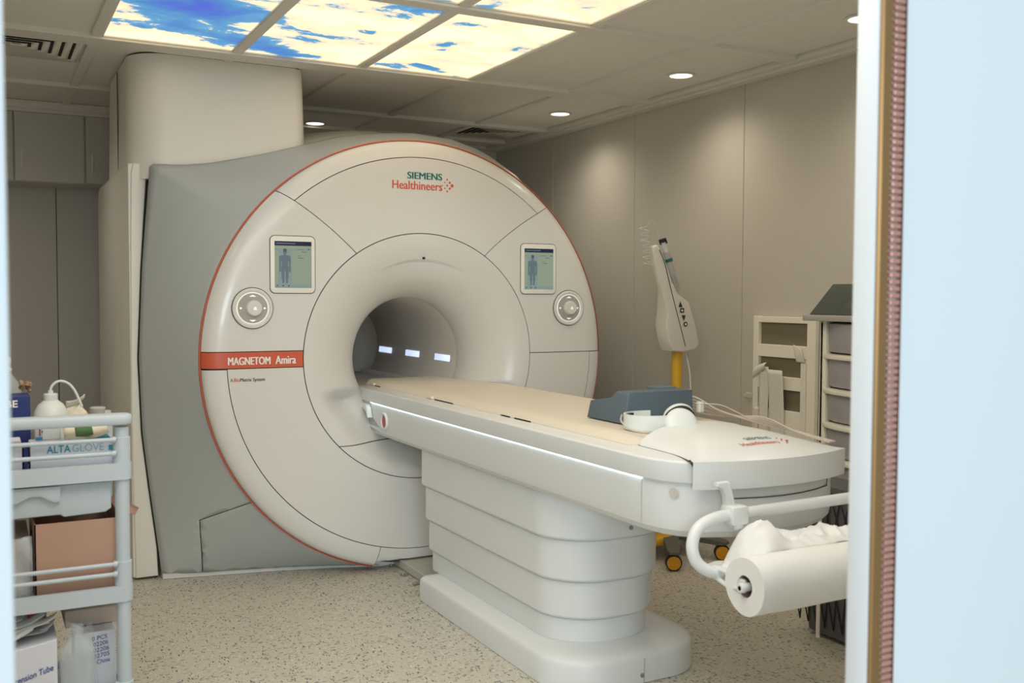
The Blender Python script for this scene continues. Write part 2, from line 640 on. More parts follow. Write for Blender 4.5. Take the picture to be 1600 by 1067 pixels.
# ceiling: slab, main runners along x, cross bars along y, tiles recessed between them
ce = structure(put('ceiling', box(XL - 0.1, XR + 0.1, YF - 0.1, YB + 0.1, 2.55, 2.62), M['tile']))
XB = [XL + 0.02, -2.06, -1.4545, -0.8495, -0.244, 0.361, 0.966, 1.484]
YBAR = [-3.38, -2.17, -0.985, 0.19, 1.365, 1.98, 2.28]
for y in YBAR:
    put('ceiling_bar', box(XL, 1.52, y - 0.038, y + (0.10 if y == 0.19 else 0.038), CEIL, 2.51, 0.002, 1), M['bar'], ce)
for x in XB[1:-1]:
    put('ceiling_bar', box(x - 0.022, x + 0.022, YF, YB, CEIL + 0.008, 2.51, 0.002, 1), M['bar'], ce)
put('perimeter_trim', join(box(1.484, 1.53, YF, YB, CEIL - 0.002, 2.51, 0.002, 1), box(1.53, XR, YF, YB, CEIL - 0.014, 2.51, 0.002, 1)), M['bar'], ce)
sky_cells = [(i, j) for j in (1, 2) for i in (2, 3, 4)]
for j in range(len(YBAR) - 1):
    for i in range(len(XB) - 1):
        y0, y1 = YBAR[j] + 0.02, YBAR[j + 1] - 0.02
        x0, x1 = XB[i] + 0.012, XB[i + 1] - 0.012
        if (i, j) in sky_cells:
            continue
        put('ceiling_tile', box(x0, x1, y0, y1, 2.492, 2.512, 0.001, 1), M['tile'], ce)

sky_where = {(2, 2): 'backlit sky ceiling panel with large blue area, left one above the scanner tower',
             (3, 2): 'backlit sky ceiling panel of broken cloud, middle one of the row nearest the scanner',
             (4, 2): 'backlit sky ceiling panel, palest of the row nearest the scanner, at its right end',
             (2, 1): 'backlit sky ceiling panel nearer the door, left end of its row, above frame edge',
             (3, 1): 'backlit sky ceiling panel cut by the top edge, middle one nearer the door',
             (4, 1): 'backlit cream cloud ceiling panel at the top edge, right end of the row nearer the door'}
for (i, j) in sky_cells:
    y0, y1 = YBAR[j] + 0.038, YBAR[j + 1] - 0.038
    x0, x1 = XB[i] + 0.022, XB[i + 1] - 0.022
    t = thing('sky_light_panel', sky_where[(i, j)], 'ceiling light', ((x0 + x1) / 2, (y0 + y1) / 2, 2.49), 'backlit sky panels in the ceiling')
    put('light_housing', box(x0, x1, y0, y1, 2.497, 2.53), M['bar'], t)
    put('sky_print', box(x0 + 0.004, x1 - 0.004, y0 + 0.004, y1 - 0.004, 2.488, 2.496), M['sky'], t)
    put('panel_lip', join(box(x0, x1, y0, y0 + 0.006, 2.482, 2.497), box(x0, x1, y1 - 0.006, y1, 2.482, 2.497), box(x0, x0 + 0.006, y0, y1, 2.482, 2.497), box(x1 - 0.006, x1, y0, y1, 2.482, 2.497)), M['bar'], t)

down_label = ['round recessed downlight half hidden by the door frame at the right',
              'round recessed downlight largest in view, above the right wall',
              'round recessed downlight between the air vent and the right wall edge',
              'round recessed downlight beside the scanner tower, far back']
for (x, y), lb in zip(DOWNLIGHTS, down_label):
    t = thing('recessed_downlight', lb, 'ceiling light', (x, y, 2.49), 'recessed downlights')
    put('trim_ring', lathe([(0.062, 2.492), (0.072, 2.490), (0.072, 2.487), (0.060, 2.484), (0.056, 2.488)], (x, y, 0), Z, 32, False), M['bar'], t)
    put('diffuser', lathe([(0.059, 2.4865), (0.059, 2.491)], (x, y, 0), Z, 32), M['diffuser'], t)


def louver_vent(x0, x1, y0, y1, label, n=6):
    t = thing('air_vent', label, 'air vent', ((x0 + x1) / 2, (y0 + y1) / 2, 2.49))
    put('vent_duct', box(x0 + 0.01, x1 - 0.01, y0 + 0.01, y1 - 0.01, 2.4895, 2.4915), M['dark'], t)
    cx, cy, hx, hy = (x0 + x1) / 2, (y0 + y1) / 2, (x1 - x0) / 2, (y1 - y0) / 2
    for k in range(n):
        a, b = 1 - k / n, 1 - (k + 0.62) / n
        za, zb = 2.486 - (0.006 if k else 0), 2.4885
        if k == 0:
            za = 2.482
        V = []
        for s, z in ((a, za), (b, zb)):
            V += [(cx - hx * s, cy - hy * s, z), (cx + hx * s, cy - hy * s, z), (cx + hx * s, cy + hy * s, z), (cx - hx * s, cy + hy * s, z)]
        F = [(q, (q + 1) % 4, 4 + (q + 1) % 4, 4 + q) for q in range(4)]
        put('vent_frame' if k == 0 else 'louver', (V, F), M['bar'], t, solid=0.002)
    return t


louver_vent(-2.025, -1.49, 0.24, 0.74, 'square four way ceiling air vent above the wall cupboards at top left')
louver_vent(0.985, 1.44, 1.42, 1.80, 'dark louvred ceiling air vent beyond the top of the scanner')

# upper cupboards on the back wall (left) and trim under the ceiling
tr = structure(put('trim_1', join(box(XL, -1.0, 1.93, 2.02, 2.445, 2.49, 0.003, 1), box(XL, -1.0, 1.945, 1.99, 2.425, 2.447, 0.003, 1)), M['bar']))
cb = thing('wall_cupboard', 'grey laminate upper cupboards below the ceiling at far left', 'cupboard', (-1.75, 2.1, 2.02))
put('cupboard_body', box(XL + 0.01, -0.9, 1.975, 2.285, 2.02, 2.44, 0.002, 1), M['cab'], cb)
for x0, x1 in ((-2.13, -1.739), (-1.733, -1.355), (-1.349, -0.97)):
    d = put('cupboard_door', box(x0 + 0.002, x1 - 0.002, 1.953, 1.973, 2.024, 2.424, 0.002, 1), M['cab'], cb)
    put('handle', box(x0 + 0.03, x0 + 0.042, 1.945, 1.954, 2.09, 2.20, 0.003, 2), M['bar'], d)

# door wall with frame, seen from the corridor
wf = structure(put('wall_front', join(box(-0.688, 3.9, YF, YF + 0.07, 0, 2.62), box(-5.0, -1.925, YF, YF + 0.12, 0, 2.62), box(-1.925, -0.688, YF, YF + 0.12, 2.12, 2.62)), M['frame_white'], fix=False))
dr = structure(put('door_1', join(box(-0.739, -0.69, YF - 0.004, YF + 0.039, 0, 2.12, 0.004, 2), box(-1.94, -1.891, YF - 0.004, YF + 0.10, 0, 2.12, 0.004, 2), box(-1.891, -0.739, YF, YF + 0.1, 2.09, 2.12, 0.003, 1)), M['frame_white'], fix=False))
put('contact_strip', box(-0.7375, -0.714, YF - 0.010, YF - 0.002, 0, 2.10, 0.003, 1), M['brass'], dr, label='brass strip along the door frame')
put('finger_backing', box(-0.714, -0.690, YF - 0.003, YF + 0.02, 0, 2.10), M['copper_dark'], dr, label='dark copper backing of the contact fingers')
put('seal_edge', box(-0.6905, -0.687, YF - 0.010, YF + 0.02, 0, 2.10), M['copper_dark'], dr)
put('contact_strip', box(-1.935, -1.9085, YF - 0.010, YF - 0.002, 0, 1.30, 0.002, 1), M['copper'], dr, label='copper strip of the left jamb')
fm = None
for k in range(128):
    z = 0.66 + k * 0.0104
    if fm is None:
        o = put('contact_finger', [[(a, b + YF - 0.003, c + z) for a, b, c in q] if n == 0 else q for n, q in enumerate(box(-0.7125, -0.6915, -0.009, 0.0, 0.0008, 0.0092, 0.002, 1))], M['copper'], dr, loc=(0, 0, z))
        fm = o
    else:
        o = fm.copy()
        o.location = (0, 0, z)
        o.parent = dr
        COL.objects.link(o)
for z0, z1 in ((1.61, 1.80), (0.93, 1.06)):
    put('slot_shade', box(-0.6868, -0.6815, YF - 0.002, YF + 0.001, z0, z1), M['seam'], dr)  # grey strips painted in as the shade of the slots

# ------------------------------------------------------------------ the scanner
CX, CZ, R1 = 0.01, 1.06, 1.0605
sc = thing('mri_scanner', 'large white round MRI scanner with grey flanks and orange rim', 'MRI scanner', (0, 0.6, 0))
BX, BZ, BR, BY = 0.045, 1.045, 0.305, 0.32
R2 = 0.605


def face_y(r):
    if r <= 0.93:
        return -0.015
    q = min((r - 0.93) / 0.1305, 1.0)
    return -0.015 + 0.05 * (1 - sqrt(max(0, 1 - q * q)))


def pol(r, th, dy=0.0):
    x, z = CX + r * cos(th), CZ + r * sin(th)
    return (x, face_y(r) + dy, max(z, 0.022))


def patch(r0, r1, t0, t1, nr, nt, thick=0.014, zmin=None):
    """curved cover piece; t0/t1 may be functions of r (radians)"""
    f0 = t0 if callable(t0) else (lambda r: t0)
    f1 = t1 if callable(t1) else (lambda r: t1)

    def P(i, j, dy):
        r = r0 + (r1 - r0) * (i / nr)
        g = 0.002 / r
        a, b = f0(r) + g, f1(r) - g
        p = pol(r, a + (b - a) * j / nt, dy)
        if zmin is not None and p[2] < zmin:
            p = (p[0], p[1], zmin)
        return p
    n = nt + 1
    V = [P(i, j, 0) for i in range(nr + 1) for j in range(n)]
    F = [(i * n + j, i * n + j + 1, (i + 1) * n + j + 1, (i + 1) * n + j) for i in range(nr) for j in range(nt)]
    border = [j for j in range(n)] + [i * n + nt for i in range(1, nr + 1)] + [nr * n + j for j in range(nt - 1, -1, -1)] + [i * n for i in range(nr - 1, 0, -1)]
    o = len(V)
    V += [(V[k][0], V[k][1] + thick, V[k][2]) for k in border]
    m_ = len(border)
    F += [(border[k], border[(k + 1) % m_], o + (k + 1) % m_, o + k) for k in range(m_)]
    return V, F


D = radians
RS = 0.976          # rim seam radius
tl = lambda r: D(124.5) + (D(132.6) - D(124.5)) * (r - R2) / (R1 - R2)
tr_ = lambda r: D(56.0) - (D(56.0) - D(46.7)) * (r - R2) / (R1 - R2)
zline = lambda z: (lambda r: pi - math.asin((z - CZ) / r))
zliner = lambda z: (lambda r: math.asin((z - CZ) / r))
put('top_cover', patch(R2 + .002, RS - .002, tr_, tl, 10, 60), M['gantry'], sc)
put('rim_cover', patch(RS + .002, R1, tr_, tl, 8, 60), M['gloss'], sc)
put('left_cover', patch(R2 + .002, R1, tl, zline(1.101), 22, 40), M['gloss'], sc)
put('name_band', patch(R2 + .002, R1, zline(1.101), zline(1.025), 22, 6), M['orange'], sc, label='orange band with white lettering')
put('lower_cover', patch(R2 + .002, 0.953, zline(1.025), lambda r: D(290), 14, 66), M['gantry'], sc)
put('lower_cover', patch(R2 + .002, RS - .002, lambda r: D(290), lambda r: 2 * pi + math.asin(0.003 / r), 14, 50), M['gantry'], sc)
put('rim_cover', patch(0.957, R1, zline(1.022), lambda r: D(256.5), 8, 60), M['gloss'], sc)
put('rim_cover', patch(0.957, R1, lambda r: D(256.5), lambda r: D(290), 8, 30, zmin=0.055), M['gantry'], sc)
put('rim_cover', patch(RS + .002, R1, lambda r: D(290), lambda r: 2 * pi + math.asin(0.003 / r), 8, 50), M['gloss'], sc)
put('right_cover', patch(R2 + .002, R1, lambda r: math.asin(0.003 / r), tr_, 22, 40), M['gloss'], sc)
# dark backing ring behind the joints
put('face_backing', lathe([(0.57, 0.005), (0.93, 0.005), (1.0, 0.014), (1.035, 0.028)], (CX, 0, CZ), Y, 120, False), M['seam'], sc)
# orange edge round the disc
def rim_ring(t):
    V, F = [], []
    n = 150
    prof = [(1.0625, 0.033), (1.068, 0.036), (1.068, 0.054), (1.06, 0.062)]
    for (r, y) in prof:
        for k in range(n):
            a = D(-68) + D(325) * k / (n - 1)
            V.append((CX + r * cos(a), y, max(CZ + r * sin(a), 0.018)))
    for i in range(3):
        for k in range(n - 1):
            a, b = i * n + k, i * n + k + 1
            F.append((a, b, b + n, a + n))
    return V, F
put('rim_edge', rim_ring(0), M['orange'], sc, label='thin orange edge round the disc', ang=60)

# funnel from the disc into the bore, with a shallow crescent dent above the opening
def funnel(u, v, a0, a1):
    t = v * pi / 2
    a = a0 + (a1 - a0) * u
    w = 1 - cos(t)
    r = BR + (R2 - 0.002 - BR) * (1 - sin(t))
    y = -0.015 + (BY + 0.015) * w
    k = 1 - r / R2
    cx = CX + (BX - CX) * (R2 - r) / (R2 - BR)
    cz = CZ + (BZ - CZ) * (R2 - r) / (R2 - BR)
    da = abs(a - pi / 2)
    if da < D(30) and r < 0.482:
        wa = cos(da / D(30) * pi / 2)
        f = max(0.0, 1 - (0.482 - r) / 0.085)
        f *= min(1.0, (0.482 - r) / 0.004)
        y += 0.016 * wa * f
    # deeper below the level of the table, so that the table end clears the cover
    zz = cz + r * sin(a)
    sz = min(1.0, max(0.0, (0.915 - zz) / 0.07))
    gr = min(1.0, max(0.0, (0.575 - r) / 0.16))
    y += 0.12 * sz * sz * (3 - 2 * sz) * gr * gr * (3 - 2 * gr) * max(0.0, 1 - max(0, (y + 0.02)) / 0.36)
    return (cx + r * cos(a), y, zz)


# two pieces, split along the horizontal joint below the table
def split_a(v, gap):
    t = v * pi / 2
    r = BR + (R2 - 0.002 - BR) * (1 - sin(t))
    cz = CZ + (BZ - CZ) * (R2 - r) / (R2 - BR)
    return math.asin(max(-1.0, min(1.0, (0.638 + gap - cz) / r)))
put('bore_funnel', grid(lambda u, v: funnel(u, v, split_a(v, 0.002), pi - split_a(v, 0.002)), 170, 72), M['gantry'], sc, ang=60)
V1 = 0.40
put('bore_funnel', grid(lambda u, v: funnel(u, v * V1, pi - split_a(v * V1, -0.002), 2 * pi + split_a(v * V1, -0.002)), 60, 30), M['gantry'], sc, ang=60)
put('funnel_backing', grid(lambda u, v: (lambda p: (p[0], p[1] + 0.012, p[2]))(funnel(u, v * 0.5, pi + 0.3, 2 * pi - 0.3)), 60, 20), M['seam'], sc)
put('camera_lens', lathe([(0.006, 0), (0.006, 0.01)], (0.02, 0.004, 1.545), (0, -1, 0), 12), M['dark'], sc)
# bore liner with three lit windows along the right side
BL = 1.68
put('bore_liner', lathe([(BR + 0.003, BY + 0.003), (BR, BY + 0.012), (BR, 1.55), (BR + 0.06, 1.66), (BR + 0.2, BL + 0.08)], (BX, 0, BZ), Y, 96, False), M['bore'], sc, ang=50)
put('bore_floor', box(BX - 0.30, BX + 0.30, BY + 0.07, 1.66, 0.80, 0.862, 0.006, 2), M['bore'], sc)
put('bore_rail', join(box(BX - 0.262, BX - 0.235, BY + 0.1, 1.62, 0.85, 0.885, 0.004, 1), box(BX + 0.22, BX + 0.25, BY + 0.1, 1.62, 0.85, 0.885, 0.004, 1)), M['bore'], sc)
put('bore_seam', lathe([(BR - 0.001, BY - 0.006), (BR - 0.002, BY - 0.002), (BR - 0.001, BY + 0.003)], (BX, 0, BZ), Y, 96, False), M['gloss'], sc)
for y0, y1 in ((0.408, 0.612), (0.842, 1.052), (1.288, 1.505)):
    def bl(u, v, y0=y0, y1=y1):
        a = -0.155 + 0.114 * v
        return (BX + (BR - 0.002) * cos(a), y0 + (y1 - y0) * u, BZ + (BR - 0.002) * sin(a))
    put('bore_window', grid(bl, 2, 4), M['borelight'], sc, label='lit window in the bore wall', solid=0.002)

# grey flank: loft from the disc to the side outline, cut off at the floor
OUT = [(-1.174, -0.004), (-1.191, 0.153), (-1.227, 0.449), (-1.255, 0.703), (-1.267, 1.059), (-1.248, 1.48), (-1.230, 1.741), (-1.2145, 1.955), (-1.200, 1.966),
       (-1.077, 1.968), (-0.944, 1.985), (-0.714, 2.039), (-0.635, 2.061), (-0.45, 2.117), (-0.324, 2.156), (-0.187, 2.179), (-0.083, 2.194), (0.096, 2.210), (0.318, 2.194),
       (0.471, 2.153), (0.55, 2.117), (0.71, 2.025), (0.93, 1.83), (1.08, 1.62), (1.17, 1.36), (1.19, 1.06), (1.16, 0.70), (1.10, 0.35), (1.06, 0.0), (1.0, -0.1), (0.0, -0.11), (-0.97, -0.09), (-1.09, -0.08), (-1.15, -0.055)]


def out_at(th):
    d = Vector((cos(th), sin(th)))
    best = None
    n = len(OUT)
    for i in range(n):
        a, b = Vector(OUT[i]) - Vector((CX, CZ)), Vector(OUT[(i + 1) % n]) - Vector((CX, CZ))
        e = b - a
        den = d.x * e.y - d.y * e.x
        if abs(den) < 1e-9:
            continue
        t = (a.x * e.y - a.y * e.x) / den
        s = (a.x * d.y - a.y * d.x) / den
        if t > 0 and -1e-6 <= s <= 1 + 1e-6:
            best = t if best is None else max(best, t)
    return best


def flare_shape(dy=0.0, shrink=0.0):
    NT, NS = 240, 14
    # corner angles included exactly
    angs = [2 * pi * k / NT for k in range(NT)]
    for c in (OUT[0], OUT[7], OUT[8]):
        angs.append(atan2(c[1] - CZ, c[0] - CX) % (2 * pi))
    angs.sort()
    n = len(angs)
    V = []
    fine = [out_at(2 * pi * k / 360) for k in range(360)]
    def blurred(a):
        c = int(round(a / (2 * pi) * 360))
        wsum = tot = 0.0
        for q in range(-26, 27):
            wq = math.exp(-(q / 13.0) ** 2)
            tot += wq * fine[(c + q) % 360]
            wsum += wq
        return tot / wsum
    bl_r = [blurred(a) for a in angs]
    ex_r = [out_at(a) for a in angs]
    for j in range(NS + 1):
        s = j / NS
        for k, a in enumerate(angs):
            w = s ** 1.6
            ro = bl_r[k] * (1 - w) + ex_r[k] * w - shrink
            r = 1.058 + (ro - 1.058) * s
            deg = math.degrees(a)
            # the top edge lies a little further forward than the sides
            f = max(0.0, 1 - max(0, abs(deg - 95) - 42) / 25.0)
            f = f * f * (3 - 2 * f)
            depth = 0.325 - 0.055 * min(f, 1)
            y = 0.055 + depth * (s * 0.85 + 0.15 * sin(s * pi / 2)) + dy
            V.append((CX + r * cos(a), y, CZ + r * sin(a)))
    F = [(j * n + k, j * n + (k + 1) % n, (j + 1) * n + (k + 1) % n, (j + 1) * n + k) for j in range(NS) for k in range(n)]
    return V, F


def cut(shape, co, no, keep='-'):
    bm = bm_in(shape)
    no = Vector(no).normalized()
    if keep == '+':
        no = -no
    bmesh.ops.bisect_plane(bm, geom=bm.verts[:] + bm.edges[:] + bm.faces[:], plane_co=co, plane_no=no, clear_outer=True)
    return bm_out(bm)


fl = cut(flare_shape(), (0, 0, 0.024), Z, '+')
# access panel at the lower left: two joint lines
pa, pb, pc = Vector((-0.80, 0.2, 0.405)), Vector((-1.025, 0.2, 0.295)), Vector((-1.00, 0.2, 0.03))
n1 = Vector((pa.z - pb.z, 0, -(pa.x - pb.x)))          # points down-right
if n1.z > 0:
    n1 = -n1
n2 = Vector((pc.z - pb.z, 0, -(pc.x - pb.x)))
if n2.x < 0:
    n2 = -n2
n1.normalize(); n2.normalize()
g = 0.002
pan = cut(cut(fl, pa + n1 * g, n1, '+'), pb + n2 * g, n2, '+')
left_half = cut(fl, (CX, 0, 0), X, '-')
right_half = cut(fl, (CX, 0, 0), X, '+')
panL = cut(cut(left_half, pa + n1 * g, n1, '+'), pb + n2 * g, n2, '+')
rest1 = cut(left_half, pa - n1 * g, n1, '-')
rest2 = cut(cut(left_half, pa - n1 * g, n1, '+'), pb - n2 * g, n2, '-')
def weld(shape, dist=0.0006):
    bm = bm_in(shape)
    bmesh.ops.remove_doubles(bm, verts=bm.verts[:], dist=dist)
    return bm_out(bm)
put('flank_cover', weld(join(rest1, rest2, right_half)), M['grey'], sc, ang=50, solid=0.004, fix=False, label='matt grey flank cover')
put('access_panel', panL, M['grey'], sc, ang=50, solid=0.004, fix=False, label='grey access panel low on the left flank')
put('flank_backing', cut(flare_shape(0.012, 0.0), (0, 0, 0.02), Z, '+'), M['seam'], sc)
put('plinth', prism([(-1.175, 0.352), (-0.90, 0.297), (-0.63, 0.243), (-0.40, 0.178), (-0.26, 0.128), (-0.17, 0.10), (0.9, 0.10), (1.05, 0.36), (1.05, 1.5), (-1.175, 1.5)], lambda u, v, k: (u, v + 0.006, 0.001 + 0.024 * k), 0.002, 1), M['gantry'], sc, label='pale plinth strip along the floor')

# body behind the flare
def ring_c(rad, y, zt=None, n=72):
    return [(CX + rad * cos(2 * pi * k / n), y, max(CZ + rad * sin(2 * pi * k / n), 0.03)) for k in range(n)]
put('rear_cover', loft([ring_c(1.05, 0.40), ring_c(1.16, 0.55), ring_c(1.215, 0.75), ring_c(1.245, 1.0), ring_c(1.245, 1.25), ring_c(1.20, 1.45), ring_c(1.08, 1.60), ring_c(0.7, 1.66), ring_c(0.51, 1.66)], cap=False), M['cream'], sc, ang=40, label='cream domed rear cover')

# left side cover: cream front edge, tall flat side
prof = []
sp = rrect(0.40, 1.76, 0.012, 1.972, [0.01, 0.10, 0.012, 0.01], 6)
put('side_cover', prism(sp, lambda u, v, k: (-1.304 + 0.028 * k, u, v), 0.006, 2), M['cream'], sc, label='tall cream side cover')
put('side_cover', prism([(-1.293, 0.012), (-1.300, 0.5), (-1.301, 1.0), (-1.297, 1.6), (-1.291, 1.93), (-1.280, 1.972), (-1.217, 1.972), (-1.2195, 1.955), (-1.235, 1.741), (-1.253, 1.48), (-1.272, 1.059), (-1.260, 0.703), (-1.232, 0.449), (-1.196, 0.153), (-1.190, 0.012)], lambda u, v, k: (u, 0.392 + 0.05 * k, v), 0.007, 3), M['cream'], sc, label='cream front strip of the left side cover')
put('side_cover', box(-1.285, -1.18, 0.44, 1.70, 0.03, 1.968), M['seam'], sc)
# tower above, up to the ceiling
def tower(z, d=0.0):
    return [(x, y, z) for x, y in rrect(-1.30 + d, -0.463 - d, 0.345 + d, 1.25, [0.07, 0.05, 0.08, 0.17], 10)]
put('tower_cover', loft([tower(1.90, -0.004), tower(2.1, 0.0), tower(2.40, 0.006), tower(2.484, 0.010)]), M['cream'], sc, ang=50, label='tall cream tower cover reaching the ceiling')
put('tower_seam', box(-1.3035, -1.299, 0.765, 0.775, 1.98, 2.46), M['seam'], sc)
put('tower_gap_shade', loft([tower(2.480, 0.016), tower(2.4925, 0.016)]), M['dark'], sc)  # dark band standing in for the shadow gap under the ceiling

# displays
yF = -0.015
def display(x0, x1, z0, z1, label):
    d = put('display', prism(rrect(x0, x1, z0, z1, 0.022, 6), lambda u, v, k: (u, yF - 0.006 + 0.012 * k, v), 0.003, 2), M['cream'], sc, label=label)
    put('display_groove', prism(rrect(x0 - 0.003, x1 + 0.003, z0 - 0.003, z1 + 0.003, 0.024, 6), lambda u, v, k: (u, yF - 0.0015 + 0.004 * k, v)), M['seam'], sc)
    sx0, sx1, sz0, sz1 = x0 + 0.019, x1 - 0.017, z0 + 0.024, z1 - 0.024
    w, h = sx1 - sx0, sz1 - sz0
    y = yF - 0.0068
    def q(a0, a1, b0, b1, dy=0.0):
        return quad((sx0 + w * a0, y - dy, sz0 + h * b0), X, Z, w * (a1 - a0), h * (b1 - b0))
    put('screen', box(sx0, sx1, y, y + 0.003, sz0, sz1), M['screen_bg'], d)
    put('screen_title', q(0, 1, 0.905, 1.0, 0.0006), M['screen_bar'], d)
    put('screen_panel', join(q(0.10, 0.46, 0.08, 0.80, 0.0004), q(0.0, 1.0, 0.0, 0.075, 0.0004), q(0.0, 0.98, 0.80, 0.84, 0.0004)), M['screen_blue'], d)
    c = 0.275
    fig = join(q(c - 0.05, c + 0.05, 0.74, 0.80, 0.0012), q(c - 0.11, c + 0.11, 0.56, 0.70, 0.0008), q(c - 0.085, c + 0.085, 0.44, 0.57, 0.001), q(c - 0.10, c + 0.10, 0.36, 0.45, 0.0011),
               q(c - 0.155, c - 0.105, 0.34, 0.68, 0.0009), q(c + 0.105, c + 0.155, 0.34, 0.68, 0.0009), q(c - 0.095, c - 0.012, 0.20, 0.37, 0.0013), q(c + 0.012, c + 0.095, 0.20, 0.37, 0.0013),
               q(c - 0.075, c - 0.02, 0.10, 0.21, 0.0014), q(c + 0.02, c + 0.075, 0.10, 0.21, 0.0014), q(c - 0.035, c + 0.035, 0.70, 0.75, 0.001))
    put('screen_figure', fig, M['screen_fig'], d)
    put('screen_hair', lathe([(w * 0.05, 0), (w * 0.05, 0.0006)], (sx0 + w * c, y - 0.0013, sz0 + h * 0.805), (0, -1, 0), 14), M['screen_text'], d)
    for mk in (q(0.60, 0.78, 0.825, 0.832, 0.0009), q(0.72, 0.86, 0.768, 0.780, 0.0009), q(0.62, 0.72, 0.685, 0.692, 0.0009), q(0.62, 0.78, 0.638, 0.650, 0.0009), q(0.90, 0.95, 0.82, 0.845, 0.0009), q(0.05, 0.09, 0.03, 0.06, 0.0009), q(0.20, 0.25, 0.03, 0.06, 0.0009), q(0.35, 0.40, 0.03, 0.06, 0.0009)):
        put('screen_mark', mk, M['screen_text'], d)
    put('screen_mark', q(0.04, 0.56, 0.945, 0.962, 0.0009), M['screen_light'], d)


display(-0.747, -0.538, 1.369, 1.631, 'portrait display on the left of the disc')
display(0.558, 0.767, 1.371, 1.631, 'portrait display on the right of the disc')


def dial(x, z, label):
    ax = (0, -1, 0)
    d = put('control_dial', lathe([(0.092, 0.0), (0.092, 0.006), (0.088, 0.010), (0.080, 0.010), (0.078, 0.004), (0.060, 0.002), (0.045, 0.001)], (x, yF, z), ax, 56), M['gloss'], sc, label=label)
    put('dial_groove', lathe([(0.0955, 0.0), (0.0955, 0.002)], (x, yF, z), ax, 56), M['seam'], sc)
    put('glow_ring', lathe([(0.0710, 0.0045), (0.0710, 0.007), (0.0692, 0.007), (0.0692, 0.0045)], (x, yF, z), ax, 56, False), M['glow_ring'], d)
    put('dial_face', lathe([(0.069, 0.003), (0.069, 0.005), (0.05, 0.005)], (x, yF, z), ax, 56), M['top_grey'], d)
    put('knob', lathe([(0.037, 0.004), (0.036, 0.020), (0.032, 0.026), (0.026, 0.027), (0.012, 0.025)], (x + 0.005, yF, z), ax, 40), M['gloss'], d)
    y = yF - 0.006
    sym = []
    for s in (1, -1):
        sym.append(([(x - 0.016, y, z + s * 0.053), (x + 0.016, y, z + s * 0.053), (x, y, z + s * 0.061)], [(0, 1, 2)]))
        sym.append((lambda p: p)(quad((x + s * 0.054 - 0.004, y, z - 0.004), X, Z, 0.008, 0.008)))
    sym.append(([(x - 0.001, yF - 0.029, z - 0.002), (x + 0.013, yF - 0.029, z - 0.002), (x + 0.006, yF - 0.029, z + 0.007)], [(0, 1, 2)]))
    sym.append(quad((x - 0.001, yF - 0.029, z - 0.007), X, Z, 0.014, 0.003))
    for sh in sym:
        put('dial_symbol', sh, M['glow_ring'], d)


dial(-0.829, 1.299, 'round control dial below the left display')
dial(0.849, 1.297, 'round control dial below the right display')

# lettering on the disc
yt = yF - 0.0012
def lett(s, x, z, w, h, mt, bold=0.0, space=1.0, y=None, label=None):
    y0 = yt if y is None else y
    cop = [(0.0, 0.0)] if not bold else [(-bold, 0.0), (0.0, 0.00015), (bold, 0.0003)]
    put('lettering', join(*[text_shape(s, (x + dx, y0 - dy, z), X, Z, w, h, 0.0, None, space) for dx, dy in cop]), M[mt], sc, label=label)
lett('SIEMENS', -0.072, 1.930, 0.183, 0.033, 'teal', 0.0016, label='teal maker lettering')
lett('Healthineers', -0.151, 1.878, 0.263, 0.041, 'coral', 0.0010, label='coral maker lettering')
dots = []
for dx, dz, r in ((0.0, 0.0, 0.008), (-0.0125, 0.0145, 0.0055), (-0.0125, -0.0145, 0.0055), (-0.027, 0.029, 0.0045), (-0.027, -0.029, 0.0045), (-0.027, 0.0, 0.0045), (-0.040, 0.0145, 0.0035), (-0.040, -0.0145, 0.0035), (-0.052, 0.0, 0.0025)):
    put('logo_dot', lathe([(r, 0), (r, 0.0006)], (0.166 + dx, yt, 1.907 + dz), (0, -1, 0), 16), M['coral'], sc)
lett('MAGNETOM', -0.940, 1.042, 0.190, 0.035, 'white_print', 0.0016)
lett('Amira', -0.725, 1.042, 0.094, 0.038, 'white_print', 0.0014)
lett('A', -0.931, 0.966, 0.012, 0.016, 'black_print', 0.0)
lett('Bio', -0.914, 0.966, 0.025, 0.016, 'coral', 0.0004)
lett('Matrix System', -0.887, 0.9615, 0.112, 0.0205, 'black_print', 0.0005)

# ------------------------------------------------------------------ the patient table
tb = thing('patient_table', 'long white patient table on a stepped pedestal in front of the scanner', 'patient table', (0.1, -1.0, 0))
# plinth on the floor
def base_ring(d, z):
    return [(x, y, z) for x, y in rrect(-0.211 + d, 0.432 - d, -1.745 + d, -0.475 - d, [max(0.20 - d, 0.02), 0.03, 0.03, max(0.20 - d, 0.02)], 10)]
put('pedestal_base', loft([base_ring(0.0, 0.002), base_ring(0.0, 0.085), base_ring(0.004, 0.097), base_ring(0.013, 0.106), base_ring(0.05, 0.115), base_ring(0.08, 0.118)]), M['table'], tb, ang=40)
put('base_joint', join(box(0.118, 0.1205, -1.747, -1.74, 0.005, 0.088), box(0.118, 0.1205, -1.7455, -1.745, 0.005, 0.09)), M['plate'], tb)
put('floor_plate', box(-0.10, 0.36, -0.5, 0.13, 0.003, 0.045, 0.003, 1), M['plate'], tb)
for i, (x, y) in enumerate(((-0.115, 0.08), (-0.125, -0.10), (-0.13, -0.27))):
    put('floor_bracket', join(box(x - 0.02, x + 0.02, y - 0.012, y + 0.012, 0.001, 0.006, 0.001, 1), lathe([(0.006, 0.006), (0.005, 0.010)], (x - 0.008, y, 0), Z, 10)), M['metal'], tb)
